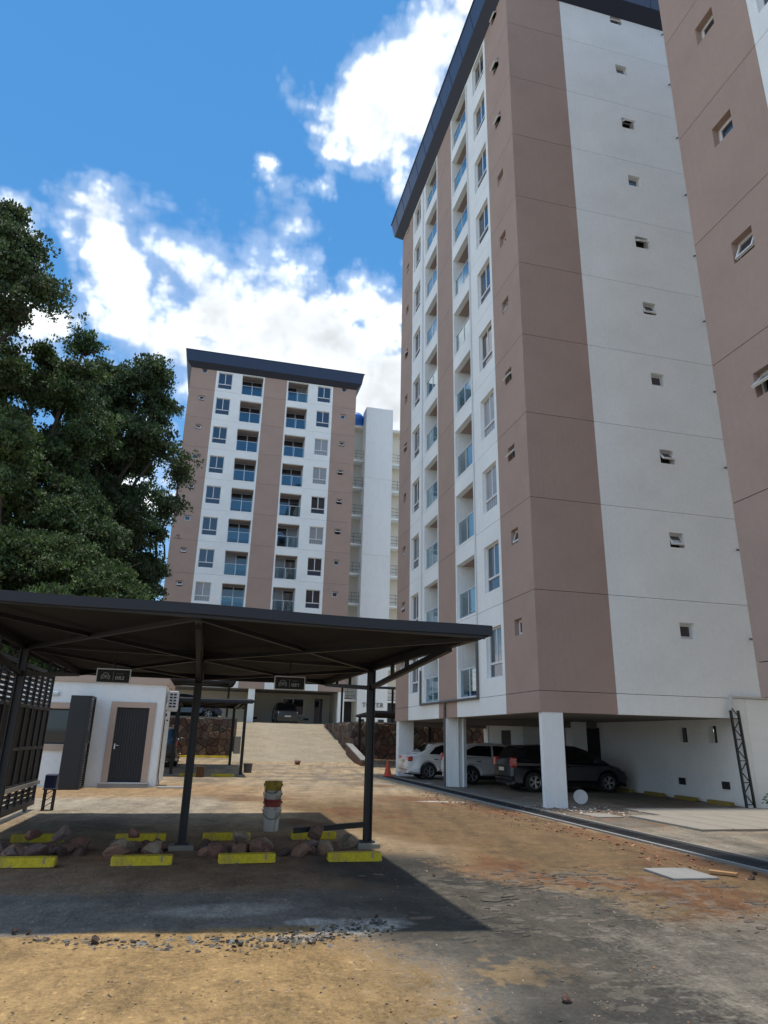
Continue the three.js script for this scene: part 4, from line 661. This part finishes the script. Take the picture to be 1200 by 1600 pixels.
function car(name, label, pos, turn, o) {
  const t = thing(name, label, 'car', pos, turn), { L, W, wb, belt, paint: pm } = o, r = o.r ?? .315, fx = wb / 2 + (o.shift ?? 0), rx = -wb / 2 + (o.shift ?? 0);
  const arch = (cx) => { const out = []; for (let i = 0; i <= 10; i++) { const a = Math.PI * (1 - i / 10); out.push([cx + Math.cos(a) * (r + .045), r + Math.sin(a) * (r + .045)]); } return out; };
  // lower body outline, clockwise from the rear sill
  const low = [[o.rear[0][0], .24], ...[[rx - r - .06, .2]], ...arch(rx).map(([x, y]) => [x, Math.max(y, .2)]), ...arch(fx).map(([x, y]) => [x, Math.max(y, .2)]), [o.front[0][0] - .03, .2], ...o.front, ...o.hood, ...o.rear.slice().reverse()];
  const g1 = plate(low, W - .14, [], .07).translate(0, 0, -(W - .14) / 2);
  { const p = g1.attributes.position; for (let i = 0; i < p.count; i++) { const x = p.getX(i), y = p.getY(i), end = Math.max(0, Math.abs(x) - L * .34) / (L * .16); p.setZ(i, p.getZ(i) * (1 - .13 * end * end) * (1 - .05 * Math.max(0, (y - .5) / .5)) ); } g1.computeVertexNormals(); }
  part('body', g1, pm, t);
  const taper = (y) => 1 - .19 * clamp((y - belt) / (o.H - belt), 0, 1.1) - .035;
  const cab = o.cabin, g2 = plate(cab, W - .12, [], .05).translate(0, 0, -(W - .12) / 2);
  { const p = g2.attributes.position; for (let i = 0; i < p.count; i++) p.setZ(i, p.getZ(i) * taper(p.getY(i))); g2.computeVertexNormals(); }
  part('cabin', g2, pm, t);
  const side = (pts, s) => { const pos = [], c = new THREE.Shape(pts.map((q) => new THREE.Vector2(...q))), g = new THREE.ShapeGeometry(c), p = g.attributes.position; for (let i = 0; i < p.count; i++) p.setZ(i, s * ((W / 2 + .01) * taper(p.getY(i)) + .006)); if (s < 0) { const ix = g.index.array; for (let i = 0; i < ix.length; i += 3) { const k = ix[i]; ix[i] = ix[i + 1]; ix[i + 1] = k; } } g.computeVertexNormals(); return g; };
  for (const win of o.windows) for (const s of [-1, 1]) part('side_window', side(win, s), M.carGlass, t);
  const slope = (a, b) => { const q = [], n = [-(b[1] - a[1]), b[0] - a[0]], l = Math.hypot(...n), ox = n[0] / l * .012, oy = n[1] / l * .012; const wa = (W / 2 - .1) * taper(a[1]), wb2 = (W / 2 - .1) * taper(b[1]); const g = new THREE.BufferGeometry(); g.setAttribute('position', new THREE.Float32BufferAttribute([a[0] + ox, a[1] + oy, -wa, a[0] + ox, a[1] + oy, wa, b[0] + ox, b[1] + oy, wb2, a[0] + ox, a[1] + oy, -wa, b[0] + ox, b[1] + oy, wb2, b[0] + ox, b[1] + oy, -wb2], 3)); g.setAttribute('uv', new THREE.Float32BufferAttribute(new Float32Array(12), 2)); g.computeVertexNormals(); return g; };
  part('rear_window', slope(...o.rearGlass), M.carGlass, t); part('windscreen', slope(...o.windscreen), M.carGlass, t);
  for (const x of [fx, rx]) for (const s of [-1, 1]) { const w = part('wheel', wheelBits.tyre, M.rubber, t); w.position.set(x, r, s * (W / 2 - .12)); w.scale.setScalar(r / .315); if (s < 0) w.rotation.y = Math.PI; part('wheel_disc', wheelBits.dish, M.blackB, w); part('rim', wheelBits.spokes, M.rim, w); }
  part('underbody', bxx(-L / 2 + .25, L / 2 - .25, .16, .5, -W / 2 + .28, W / 2 - .28), M.rubber, t);
  const [tx, ty, tw, th] = o.tail; for (const s of [-1, 1]) part('tail_light', rbox(.22, th, tw, .05, tx, ty, s * (W / 2 - tw / 2 - .06)), M.tail, t);
  const [hx, hy] = o.head; for (const s of [-1, 1]) part('headlight', rbox(.25, .15, .36, .05, hx, hy, s * (W / 2 - .3)), M.lamp, t);
  part('number_plate', box(.012, .12, .42, o.plate[0], o.plate[1], 0), M.plateWhite, t); part('number_plate', box(.012, .11, .5, o.fplate[0], o.fplate[1], 0), M.plateWhite, t);
  part('rear_bumper', rbox(.16, .2, W - .26, .06, o.rear[0][0] + .04, o.bump ?? .42, 0), o.bumpMat ?? pm, t);
  for (const s of [-1, 1]) { for (const x of o.handles) part('door_handle', rbox(.17, .03, .03, .01, x, belt - .12, s * (W / 2 - .005) * .985), o.handleMat ?? pm, t); const mr = part('wing_mirror', rbox(.12, .13, .2, .04, o.mirror[0], o.mirror[1], s * (W / 2 + .04)), pm, t); part('mirror_glass', box(.01, .09, .15, o.mirror[0] - .062, o.mirror[1], s * (W / 2 + .04)), M.carGlass, mr); }
  part('exhaust', rod([-L / 2 + .02, .24, W / 2 - .45], [-L / 2 + .3, .24, W / 2 - .45], .03), M.chrome, t);
  for (const s of [-1, 1]) for (const x of o.seams) part('door_seam', box(.006, belt - .36, .008, x, (belt + .3) / 2 - .02, s * (W / 2 - .001) * .988), M.rubber, t);
  if (o.spoiler) part('rear_spoiler', rbox(...o.spoiler), pm, t);
  return t;
}
const sedan = { L: 4.5, W: 1.69, H: 1.47, wb: 2.7, belt: .92, shift: .05, rear: [[-2.22, .34], [-2.25, .5], [-2.2, .8], [-2.12, .96], [-1.7, 1.03]], hood: [[1.2, .98]], front: [[2.22, .34], [2.25, .5], [2.18, .68], [1.95, .78]],
  cabin: [[-1.78, .93], [1.28, .9], [.55, 1.36], [.2, 1.45], [-.3, 1.475], [-.8, 1.45], [-1.05, 1.38], [-1.72, 1.0]], windows: [[[-1.3, 1.0], [-.42, .98], [-.4, 1.36], [-.72, 1.36], [-1.0, 1.27]], [[-.34, .98], [.9, .96], [.45, 1.26], [.1, 1.36], [-.32, 1.37]]], rearGlass: [[-1.6, 1.065], [-1.06, 1.37]], windscreen: [[.58, 1.34], [1.2, .95]],
  tail: [-2.1, .8, .36, .2], head: [2.05, .68], plate: [-2.262, .72], fplate: [2.262, .45], handles: [-1.0, .1], mirror: [.78, 1.0], seams: [-.38, .95], bump: .45 };
const hatch = { L: 4.0, W: 1.7, H: 1.5, wb: 2.5, belt: .95, shift: 0, rear: [[-1.92, .34], [-1.97, .5], [-1.95, .85], [-1.9, 1.0]], hood: [[1.1, 1.0]], front: [[1.93, .34], [1.97, .55], [1.9, .74], [1.7, .84]],
  cabin: [[-1.88, .95], [1.2, .93], [.5, 1.38], [.1, 1.48], [-.6, 1.51], [-1.3, 1.46], [-1.55, 1.38], [-1.86, 1.02]], windows: [[[-1.5, 1.05], [-.45, 1.0], [-.42, 1.39], [-1.0, 1.39], [-1.4, 1.25]], [[-.36, 1.0], [.8, .98], [.4, 1.28], [.05, 1.39], [-.34, 1.4]]], rearGlass: [[-1.82, 1.1], [-1.56, 1.37]], windscreen: [[.53, 1.36], [1.12, .98]],
  tail: [-1.86, .95, .2, .3], head: [1.76, .74], plate: [-1.985, .72], fplate: [1.985, .45], handles: [-.95, .1], mirror: [.72, 1.02], seams: [-.4, .9], bump: .45, spoiler: [.18, .04, 1.1, .015, -1.5, 1.47, 0] };
const suvo = { L: 4.6, W: 1.8, H: 1.72, wb: 2.65, belt: 1.08, r: .36, rear: [[-2.25, .4], [-2.3, .58], [-2.28, 1.0], [-2.22, 1.12]], hood: [[1.05, 1.12]], front: [[2.25, .42], [2.3, .65], [2.26, .95], [2.05, 1.05]],
  cabin: [[-2.18, 1.08], [1.15, 1.06], [.6, 1.58], [.2, 1.7], [-1.5, 1.74], [-1.95, 1.66], [-2.14, 1.3]], windows: [[[-1.9, 1.16], [-1.2, 1.16], [-1.2, 1.6], [-1.75, 1.58]], [[-1.12, 1.16], [-.3, 1.16], [-.3, 1.6], [-1.12, 1.6]], [[-.22, 1.16], [.86, 1.14], [.45, 1.5], [.2, 1.58], [-.22, 1.6]]], rearGlass: [[-2.15, 1.25], [-1.97, 1.62]], windscreen: [[.63, 1.55], [1.1, 1.1]],
  tail: [-2.2, 1.0, .16, .34], head: [2.14, .88], plate: [-2.32, .8], fplate: [2.32, .6], handles: [-1.05, .0], mirror: [.72, 1.2], seams: [-.26, -1.16, .85], bump: .55 };
const darkHatch = { ...hatch, L: 4.4, W: 1.72, H: 1.6, wb: 2.74, belt: .98, rear: [[-2.12, .34], [-2.18, .52], [-2.15, .88], [-2.1, 1.04]], hood: [[1.35, .98]], front: [[2.14, .34], [2.18, .52], [2.1, .72], [1.88, .84]],
  cabin: [[-2.08, .98], [1.5, .95], [.7, 1.42], [.25, 1.56], [-.6, 1.6], [-1.5, 1.55], [-1.78, 1.46], [-2.05, 1.08]], windows: [[[-1.75, 1.1], [-1.1, 1.05], [-1.1, 1.46], [-1.55, 1.42]], [[-1.02, 1.05], [-.2, 1.03], [-.2, 1.47], [-1.02, 1.47]], [[-.12, 1.03], [1.0, 1.0], [.55, 1.32], [.2, 1.44], [-.12, 1.46]]], rearGlass: [[-2.0, 1.15], [-1.8, 1.44]], windscreen: [[.73, 1.4], [1.42, 1.0]], tail: [-2.06, .98, .2, .34], head: [1.94, .72], plate: [-2.2, .74], fplate: [2.2, .45], handles: [-1.0, .05], mirror: [.85, 1.05], seams: [-.16, 1.05, -1.06], spoiler: [.2, .04, 1.1, .015, -1.75, 1.55, 0] };
const white = carPaint([.66, .66, .64]);
car('sedan_car', 'white saloon car parked by the far pillar with dark alloy wheels', [10.55, 0, -29.8], 0, { ...sedan, paint: white, handleMat: M.chrome });
car('hatchback_car', 'white hatchback parked between the white saloon and the dark car', [11.2, 0, -26.7], 0, { ...hatch, paint: carPaint([.62, .63, .63]), handleMat: M.blackB });
car('hatchback_car', 'dark navy hatchback parked in the shade behind the corner pillar', [12.2, 0, -23.2], 0, { ...darkHatch, paint: new THREE.MeshPhysicalMaterial({ color: lin(.005, .006, .014), roughness: .4, clearcoat: .35, clearcoatRoughness: .08 }), r: .33 }).scale.y = .94;
car('suv_car', 'black car with red tail lights parked behind the guardhouse', [-2.0, gh(-34.6), -36.3], Math.PI / 2, { ...suvo, paint: carPaint([.006, .007, .012]) });
car('suv_car', 'grey off-road car facing out under the distant tower', [6.2, 2.45, -58.2], -Math.PI / 2, { ...suvo, paint: carPaint([.03, .032, .034]) });
car('sedan_car', 'dark car parked on the terrace above the left stone wall', [-1.3, 2.45, -46.0], 0, { ...sedan, paint: carPaint([.02, .03, .06]) });

// ------------------------------------------------------------------ trees beyond the guardhouse
const leafGeo = (() => { const parts = []; const r = mulberry(5); for (let i = 0; i < 16; i++) { const l = .16 + r() * .12, w = l * .34, g = new THREE.BufferGeometry(); g.setAttribute('position', new THREE.Float32BufferAttribute([0, 0, 0, w, l * .5, .02, 0, l, -.02, 0, 0, 0, 0, l, -.02, -w, l * .5, .02], 3)); g.setAttribute('uv', new THREE.Float32BufferAttribute([0, 0, 1, .5, 0, 1, 0, 0, 0, 1, -1, .5], 2)); g.computeVertexNormals(); g.rotateX(r() * 1.6 - .3); g.rotateY(r() * 6.28); g.rotateZ((r() - .5) * 1.4); g.translate((r() - .5) * .55, (r() - .5) * .4, (r() - .5) * .55); parts.push(g); } return mergeGeometries(parts); })();
const leafMat = new THREE.MeshPhysicalMaterial({ color: 0xffffff, roughness: .8, transmission: .35, thickness: 0, side: THREE.DoubleSide });
const bark = std([.075, .06, .048], .95, { bumpMap: grainBump, bumpScale: .03 });
function tree(name, label, base, lobes, o) {
  const t = thing(name, label, 'tree', base), r = mulberry(o.seed), B = new THREE.Vector3(...base), wood = [];
  const limb = (a, b, r0, r1, wob = .5) => { const A = new THREE.Vector3(...a), C = new THREE.Vector3(...b), pts = []; for (let i = 0; i <= 5; i++) { const q = A.clone().lerp(C, i / 5), k = Math.sin(i / 5 * Math.PI) * wob; q.x += (r() - .5) * k; q.z += (r() - .5) * k; q.y += (r() - .3) * k * .6; pts.push(q); } const cv = new THREE.CatmullRomCurve3(pts), g = new THREE.TubeGeometry(cv, 10, 1, 7), p = g.attributes.position, u = g.attributes.uv; for (let i = 0; i < p.count; i++) { const c = cv.getPointAt(clamp(u.getX(i))), k = r0 + (r1 - r0) * u.getX(i); p.setXYZ(i, c.x + (p.getX(i) - c.x) * k, c.y + (p.getY(i) - c.y) * k, c.z + (p.getZ(i) - c.z) * k); } g.computeVertexNormals(); return g; };
  const fork = [o.lean?.[0] ?? 0, o.trunk, o.lean?.[1] ?? 0];
  part('trunk', [limb([0, -.3, 0], fork, o.rad, o.rad * .7, .3)], bark, t);
  const total = lobes.reduce((s, l) => s + l[3] * l[4] * l[5], 0);
  const n = o.n, im = new THREE.InstancedMesh(leafGeo, leafMat, n), m4 = new THREE.Matrix4(), q = new THREE.Quaternion(), e = new THREE.Euler(), c = new THREE.Color(); let k = 0;
  const twigs = [];
  for (const [lx, ly, lz, a, b, d] of lobes) { const cx = lx - B.x, cy = ly - B.y, cz = lz - B.z; wood.push(limb(fork, [cx, cy - b * .3, cz], o.rad * .42, o.rad * .12, 1.2)); for (let i = 0; i < 7; i++) { const th = r() * 6.28, ph = r() * 2 - .6; twigs.push(limb([cx, cy - b * .35, cz], [cx + Math.cos(th) * a * .85, cy + b * .7 * ph, cz + Math.sin(th) * d * .85], o.rad * .13, .015, .7)); } }
  const share = lobes.map((l) => Math.pow(l[3] * l[4] * l[5] / total, .8)), sh = share.reduce((s, v) => s + v, 0);
  lobes.forEach(([lx, ly, lz, a, b, d], li) => {
    const cx = lx - B.x, cy = ly - B.y, cz = lz - B.z, m = Math.floor(n * share[li] / sh), nc = Math.max(12, Math.round(Math.pow(a * b * d, .6) * 6.5)), clumps = [];
    for (let i = 0; i < nc; i++) { const th = r() * 6.283, u = r() * 2 - 1, s = Math.sqrt(1 - u * u), rad = i < nc * .3 ? r() * .6 : .62 + r() * .42, q = .5 + r() * .8; clumps.push([cx + Math.cos(th) * s * rad * a, cy + u * rad * b, cz + Math.sin(th) * s * rad * d, q]); }
    const cr = o.clump ?? .66;
    for (let i = 0; i < m && k < n; i++) {
      const C = clumps[Math.floor(r() * nc)], g3 = () => (r() + r() + r() - 1.5) * .95, w = cr * C[3], gx = g3(), gz = g3();
      const px = C[0] + gx * w * 1.25, py = C[1] + g3() * w * .6 - (gx * gx + gz * gz) * w * .35, pz = C[2] + gz * w * 1.25;
      const sc = o.leaf * (.6 + r() * .7); e.set((r() - .5) * 1.2, r() * 6.28, (r() - .5) * 1.2); m4.compose(new THREE.Vector3(px, py, pz), q.setFromEuler(e), new THREE.Vector3(sc, sc, sc)); im.setMatrixAt(k, m4);
      const v = .6 + 1.1 * r(), yl = r() < .14 ? .35 : 0; c.setRGB((o.col[0] + yl * .07) * v, (o.col[1] + yl * .06) * v, o.col[2] * v); im.setColorAt(k, c); k++;
    }
  });
  im.count = k; part('limbs', merge([...wood, ...twigs]), bark, t);
  im.name = 'crown'; im.userData = { kind: 'stuff' }; im.castShadow = im.receiveShadow = true; t.add(im); return t;
}
const at = (x, y, z) => { const d = new THREE.Vector3().addScaledVector(camR, (x - 600) / FOCAL).addScaledVector(camU, (800 - y) / FOCAL).add(camF), k = z / d.z; return [d.x * k, 1.6 + d.y * k, z]; };
const mpp = (z) => -z / FOCAL * 1.03; // metres per photograph pixel at that depth
const lobe = (x, y, z, rx, ry, dz) => { const p = at(x, y, z), s = mpp(z); return [...p, rx * s * .84, ry * s * .84, dz ?? rx * s * .84]; };
tree('broadleaf_tree', 'tall broadleaf tree with a high dark crown at the edge of the yard', [-13, 0, -27], [lobe(-30, 400, -26, 50, 60), lobe(24, 395, -26, 28, 48), lobe(10, 342, -26, 24, 28), lobe(66, 458, -26, 26, 22), lobe(-80, 490, -27, 70, 60), lobe(5, 480, -26, 42, 34), lobe(45, 430, -26, 20, 26)], { seed: 21, trunk: 9, rad: .42, n: 4600, freq: .8, gap: .47, leaf: .7, col: [.045, .085, .026], lean: [.5, 0] });
tree('broadleaf_tree', 'dense dark green tree whose crown reaches towards the distant tower', [-7.6, 0, -36], [lobe(215, 598, -36, 52, 52), lobe(240, 645, -36, 28, 60), lobe(175, 610, -36, 40, 60), lobe(200, 700, -36, 62, 60), lobe(150, 700, -37, 70, 80), lobe(200, 790, -36, 34, 50), lobe(160, 800, -36.5, 65, 70), lobe(250, 700, -36, 16, 30)], { seed: 22, trunk: 6, rad: .5, n: 7600, freq: .62, gap: .445, leaf: .78, col: [.040, .083, .024] });
tree('broadleaf_tree', 'broad rounded tree filling the space behind the gate', [-9.5, 0, -30], [lobe(105, 590, -30, 60, 60), lobe(50, 600, -30, 70, 55), lobe(-10, 600, -31, 80, 70), lobe(40, 690, -29.5, 75, 80), lobe(110, 700, -31, 60, 90), lobe(-20, 760, -30, 90, 90), lobe(60, 800, -29.5, 80, 80), lobe(130, 830, -31, 70, 70), lobe(130, 545, -31, 26, 24)], { seed: 23, trunk: 5, rad: .5, n: 9800, freq: .62, gap: .43, leaf: .75, col: [.042, .088, .022] });
tree('broadleaf_tree', 'lower yellow-green tree beside the guardhouse roof', [-8.3, 0, -28.3], [lobe(30, 880, -27.5, 90, 70), lobe(110, 900, -28, 70, 60), lobe(170, 900, -29, 60, 55), lobe(-30, 940, -27, 90, 70), lobe(60, 970, -27, 80, 60), lobe(15, 700, -27, 40, 70)], { seed: 24, trunk: 2.2, rad: .3, n: 7400, freq: .7, gap: .42, leaf: .68, col: [.052, .10, .022] });
tree('broadleaf_tree', 'small leafy tree with a bare fringe next to the distant tower', [-3.6, 0, -38.5], [lobe(222, 900, -38, 30, 45), lobe(190, 870, -38, 50, 60), lobe(236, 830, -38, 20, 20), lobe(225, 950, -38, 35, 50), lobe(278, 735, -38, 18, 38), lobe(262, 790, -38, 24, 26)], { seed: 25, trunk: 6.5, rad: .25, n: 2600, freq: .9, gap: .47, leaf: .7, col: [.05, .085, .028], lean: [-.5, 0] });
tree('broadleaf_tree', 'dark background tree standing far left behind the gate', [-17, 0, -34], [lobe(-60, 900, -33, 120, 120), lobe(20, 1000, -33, 110, 80), lobe(-120, 700, -34, 120, 150)], { seed: 26, trunk: 3, rad: .4, n: 8000, freq: .5, gap: .40, leaf: 1.0, col: [.036, .072, .022] });

renderer.render(scene, camera);
